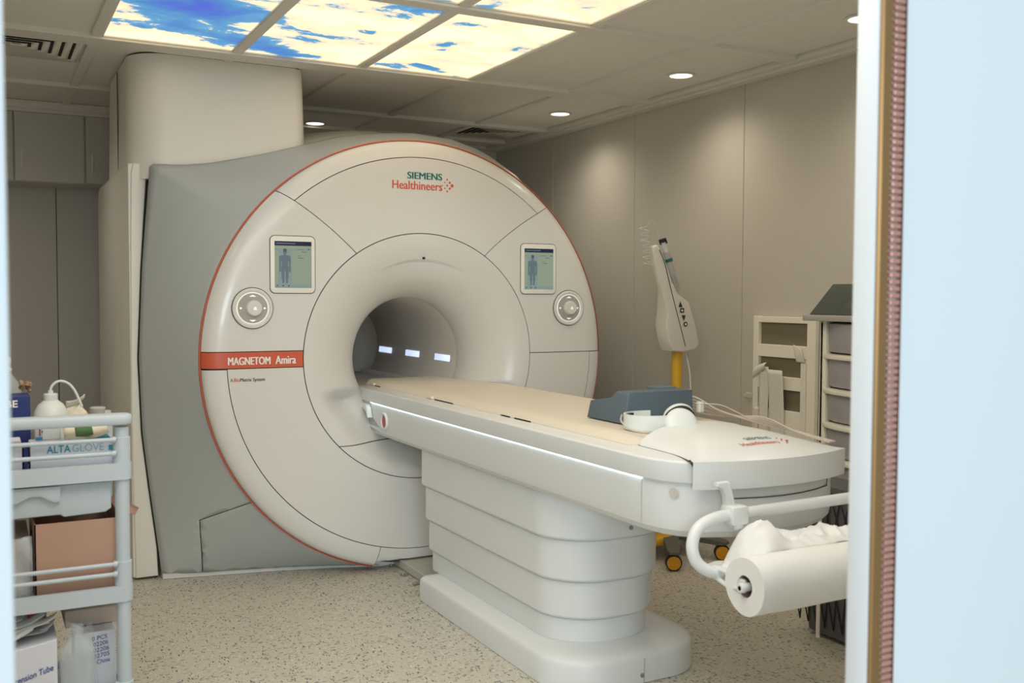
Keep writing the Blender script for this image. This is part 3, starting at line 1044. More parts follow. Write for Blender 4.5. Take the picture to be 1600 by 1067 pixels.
# stepped column: four bands, each a little smaller than the one above
bands = [(0.665, 0.500, 0.0), (0.497, 0.346, 0.014), (0.343, 0.207, 0.026), (0.204, 0.112, 0.038)]
for k, (zt, zb, d) in enumerate(bands):
    def ring(e, z, d=d):
        return [(x, y, z) for x, y in rrect(-0.170 + d + e, 0.352 - d - e, -1.66 + d * 1.2 + e, -0.40 - d - e, [0.20, 0.03, 0.03, 0.20], 12)]
    put('column_band', loft([ring(0.012, zt + 0.006), ring(0.0, zt - 0.004), ring(0.0, zb + 0.010), ring(0.003, zb + 0.003), ring(0.010, zb)]), M['table'], tb, ang=22)
put('column_core', loft([[(x, y, z) for x, y in rrect(-0.10, 0.29, -1.58, -0.46, [0.16, 0.05, 0.05, 0.16], 8)] for z in (0.10, 0.70)]), M['seam'], tb)
for (x, y, z) in ((0.115, -1.662, 0.535), (0.11, -1.7455, 0.03)):
    put('screw', lathe([(0.008, 0.0), (0.008, 0.003), (0.004, 0.004)], (x, y, z), (0, -1, 0), 12), M['metal'], tb)

# plan outline of the table top (counter-clockwise seen from above)
def plan(d=0.0, yend=0.36, w=0.0, foot=0.0):
    L = [(-0.22, yend), (-0.222, 0.0), (-0.222, -1.0), (-0.222, -2.10), (-0.219, -2.19), (-0.208, -2.25), (-0.185, -2.30), (-0.15, -2.340), (-0.112, -2.362), (-0.03, -2.395), (0.05, -2.414), (0.125, -2.421)]
    cxm = 0.125
    Rr = [(2 * cxm - x, y) for x, y in reversed(L[:-1])]
    out = []
    for (x, y) in L + Rr:
        if x > cxm and y > -0.2:
            x = min(x, 0.47 - (0.165) * min(1, max(0, (y + 0.2) / 0.5)))
        out.append((x, y + foot * max(0, min(1, (-y - 2.0) / 0.42))))
    # denser right rim inside the funnel
    Rr2 = []
    for i, (x, y) in enumerate(out):
        Rr2.append((x, y))
        if i + 1 < len(out) and x > cxm and y < 0.05 and out[i + 1][1] > -0.05 and y > -1.2:
            for yy in (-0.2, -0.1, 0.0, 0.1, 0.2):
                if yy > y and yy < out[i + 1][1]:
                    Rr2.append((0.47 - 0.165 * min(1, max(0, (yy + 0.2) / 0.5)), yy))
    return inset(Rr2, d) if d else Rr2


def slabring(d, z, **k):
    return [(x, y, z) for x, y in plan(d, **k)]


put('table_rail', loft([slabring(0.014, 0.830), slabring(0.004, 0.830), slabring(0.001, 0.8315), slabring(0.0, 0.834), slabring(0.0, 0.887), slabring(0.0015, 0.8905), slabring(0.005, 0.8925), slabring(0.03, 0.8955), slabring(0.075, 0.897)]), M['table'], tb, ang=22, label='white rail of the table top')
put('table_body', loft([slabring(0.060, 0.668, yend=0.16), slabring(0.034, 0.670, yend=0.17), slabring(0.016, 0.690, yend=0.21), slabring(0.011, 0.715, yend=0.255), slabring(0.011, 0.829, yend=0.31)]), M['table'], tb, ang=22)
put('light_strip', box(-0.2165, -0.2095, -2.18, 0.12, 0.8262, 0.8297), M['led'], tb, label='glowing white light strip under the rail')
# mattress with raised crown
def mattr(u, v):
    x = -0.150 + 0.555 * u
    y = -2.03 + 2.39 * v
    if y > -0.2:
        x = -0.150 + (0.555 - 0.135 * min(1, (y + 0.2) / 0.5)) * u
    e = min(u, 1 - u) / 0.10
    f = min(1.0, max(0.0, (y + 2.03) / 0.12)) ** 0.5
    hgt = 0.9005 + 0.025 * f * max(0.0, 1 - (1 - min(1, e)) ** 2) ** 0.5
    hgt += 0.0016 * sin(9 * y + 4 * u) * sin(pi * u) * f
    return (x, y, hgt)
mt_shape = grid(mattr, 40, 60)
rim = [mattr(k / 40, 0) for k in range(41)] + [mattr(1, k / 60) for k in range(1, 61)] + [mattr(1 - k / 40, 1) for k in range(1, 41)] + [mattr(0, 1 - k / 60) for k in range(1, 60)]
nr_ = len(rim)
skirt = (rim + [(x, y, 0.893) for x, y, z in rim], [(k, (k + 1) % nr_, nr_ + (k + 1) % nr_, nr_ + k) for k in range(nr_)])
put('mattress', recalc(join(mt_shape, skirt)), M['mattress'], tb, ang=60, label='cream vinyl mattress')
for (y0, y1, x) in ((0.16, 0.24, -0.148), (-0.52, -0.72, -0.147), (-1.16, -1.24, -0.147), (-1.27, -1.40, -0.147)):
    put('mattress_slot', box(x - 0.003, x + 0.002, min(y0, y1), max(y0, y1), 0.896, 0.9020, 0.001, 1), M['seam'], tb)
put('mattress_tab', join(box(-0.156, -0.12, 0.24, 0.30, 0.898, 0.912, 0.004, 2), box(-0.156, -0.125, -0.50, -0.44, 0.898, 0.911, 0.004, 2)), M['mattress'], tb)
# round cap and hook on the side next to the scanner
cap = put('side_cap', lathe([(0.043, 0.0), (0.043, 0.006), (0.040, 0.010), (0.033, 0.010), (0.030, 0.001)], (-0.2115, -0.069, 0.753), (-1, 0, 0), 32, False), M['table'], tb)
put('emergency_button', lathe([(0.030, 0.0), (0.029, 0.004), (0.02, 0.006)], (-0.2115, -0.069, 0.753), (-1, 0, 0), 24), M['red_btn'], cap, label='red button inside the cap')
put('hook', prism([(0.33, 0.818), (0.14, 0.818), (0.115, 0.800), (0.098, 0.755), (0.112, 0.752), (0.135, 0.782), (0.17, 0.794), (0.33, 0.790)], lambda u, v, k: (-0.213 - 0.026 * k, u, v), 0.004, 2), M['table'], tb)
put('body_screw', lathe([(0.0135, 0), (0.0135, 0.0008)], (-0.1805, -2.2945, 0.80), (-0.82, -0.55, 0), 24), M['plate'], tb)
put('body_joint', box(-0.2125, -0.2100, -2.182, -2.181, 0.69, 0.822), M['plate'], tb)

# hood over the foot end
def hood_xy(u, v):
    """u across 0..1, v 0 rear edge .. 1 foot edge"""
    xl = -0.118 - 0.03 * max(0, (v - 0.55) / 0.45) ** 1.5 - 0.02 * v
    xr = 2 * 0.125 - xl
    x = xl + (xr - xl) * u
    k = (x - 0.125) / (xr - 0.125)
    yr = -1.985 - 0.05 * k * k
    yf = -2.426 + 0.062 * k * k
    return x, yr + (yf - yr) * v
def hood_z(u, v):
    s = 1 - (2 * u - 1) ** 2
    return 0.897 + 0.056 * (s ** 0.62 if s > 0 else 0) * (1 - v ** 2.6) ** 0.9 * 1.0
def hood(u, v):
    x, y = hood_xy(u, v)
    return (x, y, hood_z(u, v))
NU, NV = 48, 26
hs = grid(hood, NU, NV)
wall = []
def hood_front(u, v):
    x, y = hood_xy(u, 1)
    e = 1 if (u > 0.02 and u < 0.98) else 1
    return (x, y - 0.004 * sin(v * pi / 2) * e + 0.006 * v, 0.897 - 0.079 * v)
def hood_rear(u, v):
    x, y = hood_xy(u, 0)
    return (x, y, 0.90 + (hood_z(u, 0) - 0.90) * (1 - v))
hd = put('foot_hood', recalc(join(hs, grid(hood_front, NU, 6), grid(hood_rear, NU, 2))), M['table'], tb, ang=40, label='domed white cover over the foot end')
def on_hood(p):
    x, y = p.x, p.y
    # find u, v by iteration
    v = 0.7
    u = 0.5
    for _ in range(12):
        xl = -0.118 - 0.03 * max(0, (v - 0.55) / 0.45) ** 1.5 - 0.02 * v
        xr = 0.25 - xl
        u = (x - xl) / (xr - xl)
        k = (x - 0.125) / (xr - 0.125)
        v = (y - (-1.985 - 0.05 * k * k)) / ((-2.426 + 0.062 * k * k) - (-1.985 - 0.05 * k * k))
        v = min(max(v, 0), 1)
    return (x, y, hood_z(u, v) + 0.0012)
put('lettering', text_shape('SIEMENS', (0.088, -2.294, 0), X, Y, 0.098, 0.022, 0.0, on_hood), M['teal'], hd, label='teal maker lettering')
put('lettering', text_shape('Healthineers', (0.042, -2.334, 0), X, Y, 0.142, 0.025, 0.0, on_hood), M['coral'], hd, label='coral maker lettering')
dd = []
for dx, dy, r in ((0.0, 0.0, 0.005), (-0.01, 0.012, 0.0035), (-0.01, -0.012, 0.0035), (-0.02, 0.022, 0.003), (-0.02, -0.022, 0.003), (-0.02, 0.0, 0.003)):
    q = on_hood(Vector((0.228 + dx, -2.312 + dy, 0)))
    put('logo_dot', lathe([(r, 0), (r, 0.0008)], q, Z, 12), M['coral'], hd)
# grooves: left edge of the hood, drawer outline on the foot end
hood_edge = [hood(0, k / 14) for k in range(15)]
put('hood_groove', tube([(x - 0.003, y, z - 0.001) for x, y, z in hood_edge], 0.0022, 6, 0), M['seam'], tb)
put('hood_groove', tube([(-0.166, -2.345, 0.900), (-0.156, -2.362, 0.875), (-0.146, -2.369, 0.853), (-0.118, -2.378, 0.849)], 0.003, 6, 4), M['dark'], tb)
foot_line = sorted([p for p in plan(0.0095) if p[1] < -2.28])
def y_foot(x):
    for (xa, ya), (xb, yb2) in zip(foot_line, foot_line[1:]):
        if xa <= x <= xb:
            return ya + (yb2 - ya) * (x - xa) / (xb - xa)
    return foot_line[0][1]
put('end_drawer', join(tube([(-0.049 + 0.4 * k / 24, y_foot(-0.049 + 0.4 * k / 24), 0.786) for k in range(25)], 0.0018, 6, 0), tube([(-0.049, y_foot(-0.049), 0.786), (-0.049, y_foot(-0.049), 0.822)], 0.0012, 6, 0), tube([(0.351, y_foot(0.351), 0.786), (0.355, y_foot(0.355), 0.822)], 0.0012, 6, 0)), M['seam'], tb, label='dark outline of the end drawer')

# ------------------------------------------------------------------ paper roll holder and roll at the foot end
ph = thing('paper_roll_holder', 'white tubular paper roll holder hooked onto the foot of the table', 'roll holder', (0.1, -2.5, 0.7))
put('bent_tube', tube([(0.60, -2.455, 0.772), (0.40, -2.46, 0.769), (0.15, -2.46, 0.765), (-0.08, -2.46, 0.762), (-0.165, -2.46, 0.759), (-0.225, -2.462, 0.738), (-0.250, -2.468, 0.697), (-0.245, -2.478, 0.655), (-0.215, -2.49, 0.628), (-0.175, -2.50, 0.619)], 0.0165, 16, 6), M['table'], ph)
put('hanger', prism([(-0.152, 0.852), (-0.112, 0.853), (-0.106, 0.845), (-0.086, 0.775), (-0.118, 0.775), (-0.124, 0.815), (-0.136, 0.835), (-0.153, 0.842)], lambda u, v, k: (u, -2.432 - 0.022 * k, v), 0.004, 2), M['table'], ph)
put('hanger_rib', prism([(-0.119, 0.849), (-0.113, 0.849), (-0.092, 0.785), (-0.100, 0.785)], lambda u, v, k: (u, -2.452 - 0.006 * k, v), 0.002, 1), M['table'], ph)
put('clamp', join(box(-0.126, -0.068, -2.486, -2.430, 0.736, 0.788, 0.008, 2), box(-0.112, -0.08, -2.478, -2.44, 0.722, 0.740, 0.004, 1)), M['table'], ph)
put('clamp', box(0.40, 0.44, -2.485, -2.430, 0.755, 0.81, 0.008, 2), M['table'], ph)
put('hanger', box(0.41, 0.43, -2.452, -2.425, 0.80, 0.868, 0.004, 2), M['table'], ph)
RX, RY, RZ, RR = -0.205, -2.625, 0.625, 0.0745
arm = [(-0.185, -2.50, 0.630), (-0.190, -2.585, 0.618)]
put('roll_arm', join(tube([(-0.190, -2.497, 0.634), (-0.194, -2.55, 0.634), (-0.196, -2.605, 0.628)], 0.007, 8, 4), tube([(-0.190, -2.497, 0.608), (-0.194, -2.56, 0.598), (-0.212, -2.625, 0.615)], 0.007, 8, 4), box(-0.198, -0.182, -2.513, -2.488, 0.602, 0.641, 0.004, 2), box(-0.203, -0.190, -2.62, -2.59, 0.598, 0.634, 0.004, 1)), M['table'], ph)
put('cross_tube', tube([(-0.18, -2.505, 0.622), (0.2, -2.505, 0.632), (0.6, -2.505, 0.64)], 0.013, 12, 2), M['table'], ph)
put('spindle', join(cyl((-0.222, RY, 0.617), (0.50, RY, 0.617), 0.011, 14), lathe([(0.013, 0.0), (0.013, 0.006), (0.006, 0.008)], (-0.214, RY, 0.617), (-1, 0, 0), 16)), M['table'], ph)
pr_ = thing('paper_roll', 'thick white roll of examination paper at the foot of the table', 'paper roll', (0.1, RY, RZ - RR))
def rollwrap():
    n = 64
    outer, inner = [], []
    for k in range(n):
        a = 2 * pi * k / n
        w = 0.0015 * sin(3 * a + 1)
        outer.append((RR + w, a))
        inner.append((0.0285, a))
    rings = []
    for (x, key) in ((RX, 0), (RX - 0.0, 1), (0.42, 1), (0.42, 0)):
        src = inner if key == 0 else outer
        rr = []
        for (r, a) in src:
            q = r * (1 + 0.012 * sin(2 * a + x * 14)) if key else r
            rr.append((x, RY + q * cos(a), RZ - 0.006 + q * sin(a)))
        rings.append(rr)
    # extra rings along the length for slight waviness
    mid = []
    for i in range(1, 12):
        x = RX + (0.42 - RX) * i / 12
        mid.append([(x, RY + r * (1 + 0.010 * sin(2 * a + x * 14) + 0.006 * sin(5 * a + x * 31)) * cos(a), RZ - 0.006 + r * (1 + 0.010 * sin(2 * a + x * 14) + 0.006 * sin(5 * a + x * 31)) * sin(a)) for (r, a) in outer])
    allr = [rings[0], rings[1]] + mid + [rings[2], rings[3]]
    sh = loft(allr, cap=False)
    core = loft([rings[0], rings[3]], cap=False)
    return join(sh, core)
put('roll_body', rollwrap(), M['paper'], pr_, ang=40)
put('roll_core', lathe([(0.0285, 0), (0.0285, 0.62)], (RX + 0.004, RY, RZ - 0.006), X, 32, False), M['cardboard'], pr_, label='brown cardboard core')
random.seed(11)
from mathutils import noise as mnoise
def crease(x, y, f):
    # sharp ridges of crumpled paper
    a = 1 - abs(mnoise.noise(Vector((x * f, y * f, 3.7)))) * 2.2
    b = 1 - abs(mnoise.noise(Vector((x * f * 2.1, y * f * 2.1, 9.1)))) * 2.2
    return 0.65 * a + 0.35 * b
def sm(t):
    t = min(1.0, max(0.0, t))
    return t * t * (3 - 2 * t)
def crumple(u, v):
    x = -0.168 + 0.68 * u
    t = v
    yy = RY + 0.035 + 0.17 * t
    bell = sin(pi * t) ** 0.8 if 0 < t < 1 else 0.0
    peak = 0.070 * math.exp(-((u - 0.15) / 0.085) ** 2) + 0.022 * math.exp(-((u - 0.36) / 0.10) ** 2) + 0.055 * sm((u - 0.38) / 0.5)
    z = 0.684 + peak * bell + 0.046 * (crease(x, yy, 9.0) - 0.5) * bell
    z -= 0.16 * sm((t - 0.62) / 0.38)
    z -= 0.075 * (1 - sm(u / 0.11))
    z = max(z, 0.622 + 0.010 * mnoise.noise(Vector((u * 8, t * 6, 2.0))))
    return (x + 0.012 * sin(9 * t + 5 * u) + 0.010 * mnoise.noise(Vector((u * 7, t * 5, 1.0))), yy + 0.014 * mnoise.noise(Vector((u * 9, t * 4, 5.0))), z)
put('loose_sheet', grid(crumple, 110, 36), M['paper'], pr_, ang=28, label='crumpled loose end of the paper', solid=0.001)

# ------------------------------------------------------------------ things on the table
pad = thing('foam_pad', 'blue grey stepped foam pad lying on the mattress', 'foam pad', (0.13, -1.7, 0.926))
side = [(-1.80, 0.9275), (-1.806, 1.035), (-1.735, 1.036), (-1.700, 1.010), (-1.575, 0.990), (-1.562, 0.9275)]
def padf(u, v, k):
    z = v
    if k == 0:
        x = -0.012 + (v - 0.93) * 0.10
    else:
        x = 0.282 - (v - 0.93) * 0.12
    return (x, u, z)
put('foam_body', prism(side, padf, 0.006, 2), M['foam'], pad, ang=50)
put('foam_ridge', box(0.17, 0.262, -1.735, -1.66, 0.97, 1.042, 0.010, 2), M['foam'], pad)

hp = thing('headphones', 'white patient headphones with black ear cushions lying beside the table hood', 'headphones', (0.0, -1.93, 0.926))
hx, hy = 0.015, -1.915
def band(r, z0, z1, a0, a1, n=24, sx=1.25):
    V, F = [], []
    for k in range(n + 1):
        a = a0 + (a1 - a0) * k / n
        for rr in (r, r - 0.006):
            for z in (z0, z1):
                V.append((hx + sx * rr * cos(a), hy + rr * sin(a), z))
    for k in range(n):
        o = 4 * k
        F += [(o, o + 1, o + 5, o + 4), (o + 2, o + 6, o + 7, o + 3), (o + 1, o + 3, o + 7, o + 5), (o, o + 4, o + 6, o + 2)]
    F += [(0, 2, 3, 1), (4 * n, 4 * n + 1, 4 * n + 3, 4 * n + 2)]
    return V, F
put('headband', band(0.078, 0.930, 0.978, D(62), D(290)), M['head_white'], hp, ang=40)
put('headband_pad', band(0.0705, 0.936, 0.974, D(110), D(160)), M['rubber'], hp, ang=40, label='black pad inside the headband')
put('cable_loop', tube([(hx - 0.090, hy + 0.04, 0.972), (hx - 0.122, hy - 0.005, 0.958), (hx - 0.115, hy - 0.05, 0.937), (hx - 0.085, hy - 0.09, 0.931), (hx - 0.03, hy - 0.105, 0.930)], 0.003, 8, 6), M['tube'], hp)
for cpos, axd in (((0.062, -2.012, 0.950), (-0.30, -0.80, 0.42)), ((0.125, -1.915, 0.957), (0.25, 0.80, 0.45))):
    c = Vector(cpos)
    ax = Vector(axd).normalized()
    cpo = put('ear_cup', lathe([(0.052, -0.004), (0.054, 0.004), (0.050, 0.012), (0.040, 0.018), (0.02, 0.021)], c, ax, 36), M['head_white'], hp)
    put('ear_cushion', lathe([(0.030, -0.026), (0.044, -0.027), (0.053, -0.018), (0.052, -0.004)], c, ax, 36), M['rubber'], cpo, label='black ear cushion')

tubing = thing('infusion_tubing', 'bundle of thin clear tubes lying along the far edge of the table', 'tubing', (0.42, -1.9, 0.90))
random.seed(5)
for k in range(6):
    o = 0.008 * k
    put('tube', tube([(0.30, -1.62 + o, 0.935 + 0.02 * (k % 3)), (0.325 + o, -1.72, 1.002 - 0.012 * k), (0.36 + o, -1.84, 0.962 - 0.005 * k), (0.40, -1.98 - o, 0.935 + 0.004 * k), (0.432 - o * 0.4, -2.16, 0.918 + 0.003 * (k % 2)), (0.444 - o * 0.6, -2.30, 0.906)], 0.0032, 7, 6), M['tube'], tubing)
put('tube', tube([(0.285, -1.80, 0.985), (0.34, -1.86, 0.985), (0.375, -1.90, 0.966), (0.40, -1.98, 0.935)], 0.002, 6, 6), M['tube'], tubing)
cl = put('tube_clamp', join(box(0.292, 0.315, -1.815, -1.795, 0.955, 0.992, 0.004, 2)), M['head_white'], tubing, label='white tube clamp')

# ------------------------------------------------------------------ contrast injector on its stand
inj = thing('contrast_injector', 'white contrast injector on a yellow pole behind the table', 'injector', (1.31, -0.33, 0))
body = [(1.109, 1.614), (1.141, 1.625), (1.182, 1.569), (1.237, 1.437), (1.275, 1.375), (1.347, 1.331), (1.396, 1.202), (1.418, 1.11), (1.393, 1.079), (1.317, 1.069), (1.242, 1.077), (1.221, 1.12), (1.199, 1.221), (1.211, 1.271), (1.168, 1.404), (1.122, 1.535)]
shell = put('injector_head', prism(body, lambda u, v, k: (u + (0.012 if v > 1.3 else 0.006) * k, -0.41 + (0.11 if v < 1.28 else 0.055) * k, v), 0.010, 3), M['injector'], inj, ang=50)
put('shell_joint', tube([(1.150, -0.4112, 1.60), (1.185, -0.4112, 1.53), (1.232, -0.4112, 1.38), (1.285, -0.4112, 1.22), (1.325, -0.4112, 1.10)], 0.0018, 6, 6), M['dark'], shell)
yy = -0.4125
def ipt(a, b):
    return (1.289 + a * 0.95 + b * 0.31, yy, 1.32 + b * 0.0 + a * 0.31 - b * 0.95)
def tri(c, s, flip=1):
    return [(c[0] - s, yy, c[1] - s * flip), (c[0] + s, yy, c[1] - s * flip), (c[0] - s * 0.25 * flip, yy, c[1] + 1.4 * s * flip)], [(0, 1, 2)]
put('button', join(tri((1.289, 1.318), 0.013), tri((1.309, 1.250), 0.013, -1), quad((1.286, yy, 1.276), X, Z, 0.026, 0.024), lathe([(0.013, 0), (0.013, 0.001)], (1.322, yy, 1.216), (0, -1, 0), 18)), M['black_print'], shell, label='black key symbols')
put('button', join(quad((1.293, yy - 0.001, 1.283), X, Z, 0.011, 0.010), lathe([(0.006, 0), (0.006, 0.0012)], (1.322, yy - 0.001, 1.216), (0, -1, 0), 14)), M['white_print'], shell)
for k, (bx_, tx_) in enumerate((((1.276, 1.385), (1.175, 1.668)), ((1.312, 1.395), (1.214, 1.660)))):
    a, b = Vector((bx_[0], -0.395 + 0.045 * k, bx_[1])), Vector((tx_[0], -0.395 + 0.045 * k, tx_[1]))
    d = b - a
    sy = put('syringe', cyl(a, a + d * 0.72, 0.018, 16), M['syringe'], inj, label='clear syringe along the injector head')
    put('plunger', cyl(a, a + d * 0.30, 0.014, 12), M['base_grey'], sy)
    put('syringe_collar', cyl(a + d * 0.55, a + d * 0.60, 0.0215, 16), M['teal'], sy)
    put('syringe_tip', cyl(a + d * 0.72, a + d * 0.95, 0.012, 12), M['plastic_milky'], sy)
    put('syringe_cap', cyl(a + d * 0.90, a + d * 0.955, 0.020, 14), M['rubber'], sy)
coil = []
for k in range(70):
    a = k * 0.62
    coil.append((1.085 + 0.024 * cos(a) + 0.0006 * k, -0.36 + 0.03 * sin(a), 1.72 - 0.0029 * k))
put('coiled_tube', tube([(1.19, -0.36, 1.66), (1.16, -0.36, 1.72), (1.12, -0.37, 1.745)] + coil, 0.0016, 5, 2), M['plastic_clear'], inj)
put('pole', cyl((1.328, -0.335, 0.13), (1.328, -0.335, 1.10), 0.027, 20), M['yellow'], inj, label='yellow pole')
put('pole_cable', tube([(1.375, -0.34, 1.08), (1.395, -0.36, 0.95), (1.390, -0.37, 0.78), (1.37, -0.35, 0.5), (1.36, -0.34, 0.2)], 0.004, 8, 6), M['tape'], inj)
hub = Vector((1.30, -0.32, 0))
put('base_hub', lathe([(0.10, 0.085), (0.11, 0.10), (0.10, 0.135), (0.05, 0.155), (0.035, 0.2)], hub, Z, 28), M['base_grey'], inj)
put('weight', box(1.05, 1.25, -0.45, -0.33, 0.07, 0.12, 0.02, 3), M['yellow'], inj, label='yellow base weight')
for (wx, wy) in ((1.092, -0.635), (1.436, -0.590), (1.535, -0.18), (1.28, 0.06), (1.02, -0.20)):
    e = Vector((wx, wy, 0))
    d = (e - hub).normalized()
    pz = Vector((-d.y, d.x, 0))
    ring0 = [tuple(hub + pz * a + Vector((0, 0, z))) for a, z in ((-0.045, 0.085), (0.045, 0.085), (0.045, 0.125), (-0.045, 0.125))]
    ring1 = [tuple(e + pz * a + Vector((0, 0, z))) for a, z in ((-0.032, 0.083), (0.032, 0.083), (0.032, 0.105), (-0.032, 0.105))]
    ring2 = [tuple(e + d * 0.03 + pz * a + Vector((0, 0, z))) for a, z in ((-0.02, 0.086), (0.02, 0.086), (0.02, 0.098), (-0.02, 0.098))]
    put('base_leg', loft([ring0, ring1, ring2]), M['base_grey'], inj)
    ax = Vector((-0.5, -0.85, 0)).normalized()
    wc = e + Vector((0, 0, 0.042))
    tyre = put('caster', lathe([(0.034, -0.016), (0.041, -0.013), (0.041, 0.013), (0.034, 0.016)], wc, ax, 28), M['rubber'], inj)
    put('wheel_disc', lathe([(0.034, 0.0155), (0.034, 0.019), (0.016, 0.020), (0.015, 0.0225), (0.008, 0.0225)], wc, ax, 28), M['yellow_wheel'], tyre, label='yellow wheel disc')
    put('caster_fork', box(e.x - 0.018, e.x + 0.018, e.y - 0.005, e.y + 0.030, 0.05, 0.092, 0.005, 1), M['base_grey'], tyre)

# ------------------------------------------------------------------ drawer tower, wedge and pocket board at the right wall
dt = thing('drawer_tower', 'cream plastic drawer tower with translucent drawers by the right wall', 'drawer tower', (1.42, -1.66, 0))
put('tower_top', box(1.245, 1.585, -1.98, -1.325, 1.257, 1.283, 0.005, 2), M['top_grey'], dt, label='grey top board')
put('tower_post', join(box(1.31, 1.345, -1.405, -1.368, 0.03, 1.257, 0.006, 2), box(1.55, 1.585, -1.405, -1.368, 0.03, 1.257, 0.006, 2), box(1.31, 1.585, -1.385, -1.37, 0.05, 1.257), box(1.31, 1.345, -1.955, -1.92, 0.03, 1.257, 0.006, 2), box(1.55, 1.585, -1.955, -1.92, 0.03, 1.257, 0.006, 2)), M['tower_cream'], dt)
def bow(y0, y1, x0, x1, amt, n=14):
    pts = [(x1, y0)] + [(x1, y1)]
    for k in range(n + 1):
        t = k / n
        y = y1 + (y0 - y1) * t
        pts.append((x0 - amt * sin(pi * t) ** 0.7, y))
    return pts
for k, zt in enumerate((1.247, 1.098, 0.950, 0.802, 0.654, 0.506, 0.358, 0.210)):
    put('tower_shelf', prism(bow(-1.945, -1.38, 1.315, 1.58, 0.075), lambda u, v, kk, z=zt - 0.132: (u, v, z - 0.020 * kk), 0.004, 2), M['tower_cream'], dt)
    if zt < 0.2:
        continue
    dw = put('drawer', prism(bow(-1.93, -1.41, 1.320, 1.56, 0.055), lambda u, v, kk, z=zt: (u + 0.006 * kk, v, z - 0.124 * kk), 0.006, 2), M['drawer'], dt, label='translucent drawer')
    random.seed(k)
    put('drawer_contents', prism(bow(-1.90, -1.44, 1.35, 1.54, 0.03), lambda u, v, kk, z=zt: (u, v, z - 0.06 - 0.05 * kk), 0.015, 2), M['drawer_stuff'], dw)
wd = thing('foam_wedge', 'dark grey green foam wedge on top of the drawer tower', 'foam wedge', (1.42, -1.6, 1.283))
put('foam_body', prism([(-1.335, 1.2835), (-1.47, 1.415), (-1.80, 1.415), (-1.80, 1.2835)], lambda u, v, k: (1.275 + 0.25 * k, u, v), 0.004, 2), M['foam_dark'], wd)
put('foam_facet', prism([(-1.50, 1.2835), (-1.57, 1.34), (-1.80, 1.34), (-1.80, 1.2835)], lambda u, v, k: (1.262 + 0.02 * k, u, v), 0.004, 2), M['foam_dark'], wd)

bd = thing('pocket_board', 'white framed wall board with olive pockets and peeling tape strips', 'wall board', (1.58, -0.87, 0.6))
yb0, yb1 = -0.656, -1.085
xf = XR - 0.028
bars = [(yb0, yb1, 1.232, 1.262), (yb0, yb1, 1.060, 1.122), (yb0, yb1, 0.902, 0.966), (yb0, yb1, 0.55, 0.800), (yb0 + 0.001, -0.694, 0.548, 1.264), (-1.03, yb1 - 0.001, 0.548, 1.264)]
for kb, (a, b, z0, z1) in enumerate(bars):
    put('board_bar', box(xf - (0.0015 if kb > 3 else 0), xf + 0.024 - (0.001 if kb > 3 else 0), min(a, b), max(a, b), z0, z1, 0.002, 1), M['tower_cream'], bd)
put('board_bar', box(xf + 0.004, xf + 0.02, -1.03, -0.985, 0.80, 1.066, 0.002, 1), M['tower_cream'], bd)
for (z0, z1) in ((1.122, 1.232), (0.966, 1.060), (0.800, 0.902)):
    put('board_pocket', box(xf + 0.018, xf + 0.027, -1.03, -0.694, z0, z1), M['olive'], bd)
def strip(y0, y1, z0, z1, dx, curl):
    def f(u, v):
        y = y0 + (y1 - y0) * u
        z = z0 + (z1 - z0) * v
        return (xf - 0.003 - dx * v * v - curl * max(0, v - 0.85) * 6 * 0.03 * sin(u * 2 + 1), y - 0.02 * v, z - (0.10 * max(0, v - 0.9) if curl else 0))
    return grid(f, 8, 18)
for args in ((-0.700, -0.765, 0.56, 1.010, 0.012, 0), (-0.780, -0.885, 0.56, 1.000, 0.035, 0), (-0.655, -0.69, 0.55, 0.80, 0.006, 0)):
    put('tape_strip', strip(*args), M['tape'], bd, ang=60, solid=0.001)
put('tape_strip', grid(lambda u, v: (xf - 0.012 - 0.045 * v * (1 - v) - 0.012 * u, -0.672 - 0.10 * u - 0.01 * v, 0.945 + 0.075 * u + 0.055 * v * (1 - 0.4 * u) - 0.02 * u * u), 8, 10), M['tape'], bd, ang=60, solid=0.001)
put('tape_strip', grid(lambda u, v: (xf - 0.006 - 0.022 * v * (1 - 0.6 * v), -0.968 - 0.055 * u + 0.012 * v, 1.045 + 0.085 * v - 0.02 * u * v), 8, 10), M['tape'], bd, ang=60, solid=0.001)
put('tape_strip', box(xf - 0.004, xf - 0.001, -1.03, -0.995, 0.70, 1.04), M['tape'], bd)
put('tape_strip', grid(lambda u, v: (xf - 0.01 - 0.03 * u, -0.645 - 0.03 * v + 0.02 * u, 0.835 + 0.03 * v + 0.01 * u), 5, 5), M['tape'], bd, solid=0.001)

# netted bag behind the foot end and a tan panel below the drawers
nb = thing('net_basket', 'dark grey netted basket on the floor near the drawer tower', 'basket', (1.10, -1.62, 0))
put('basket_body', loft([[(x, y, z) for x, y in rrect(1.02 - e, 1.14 + e, -1.93 - e, -1.60 + e, 0.04, 5)] for z, e in ((0.02, 0.0), (0.35, 0.02), (0.62, 0.03))]), M['net'], nb)
lines = []
for k in range(9):
    y = -1.94 + 0.045 * k
    lines.append(tube([(1.014, y, 0.05), (0.994, y + 0.04, 0.34), (0.984, y - 0.01, 0.60)], 0.003, 5, 4))
    lines.append(tube([(1.014, y, 0.05), (0.994, y - 0.03, 0.34), (0.984, y + 0.05, 0.60)], 0.003, 5, 4))
put('netting', join(*lines), M['rubber'], nb, stuff=True)
put('basket_rod', cyl((0.972, -1.72, 0.02), (0.972, -1.72, 0.66), 0.008, 10), M['tower_cream'], nb)

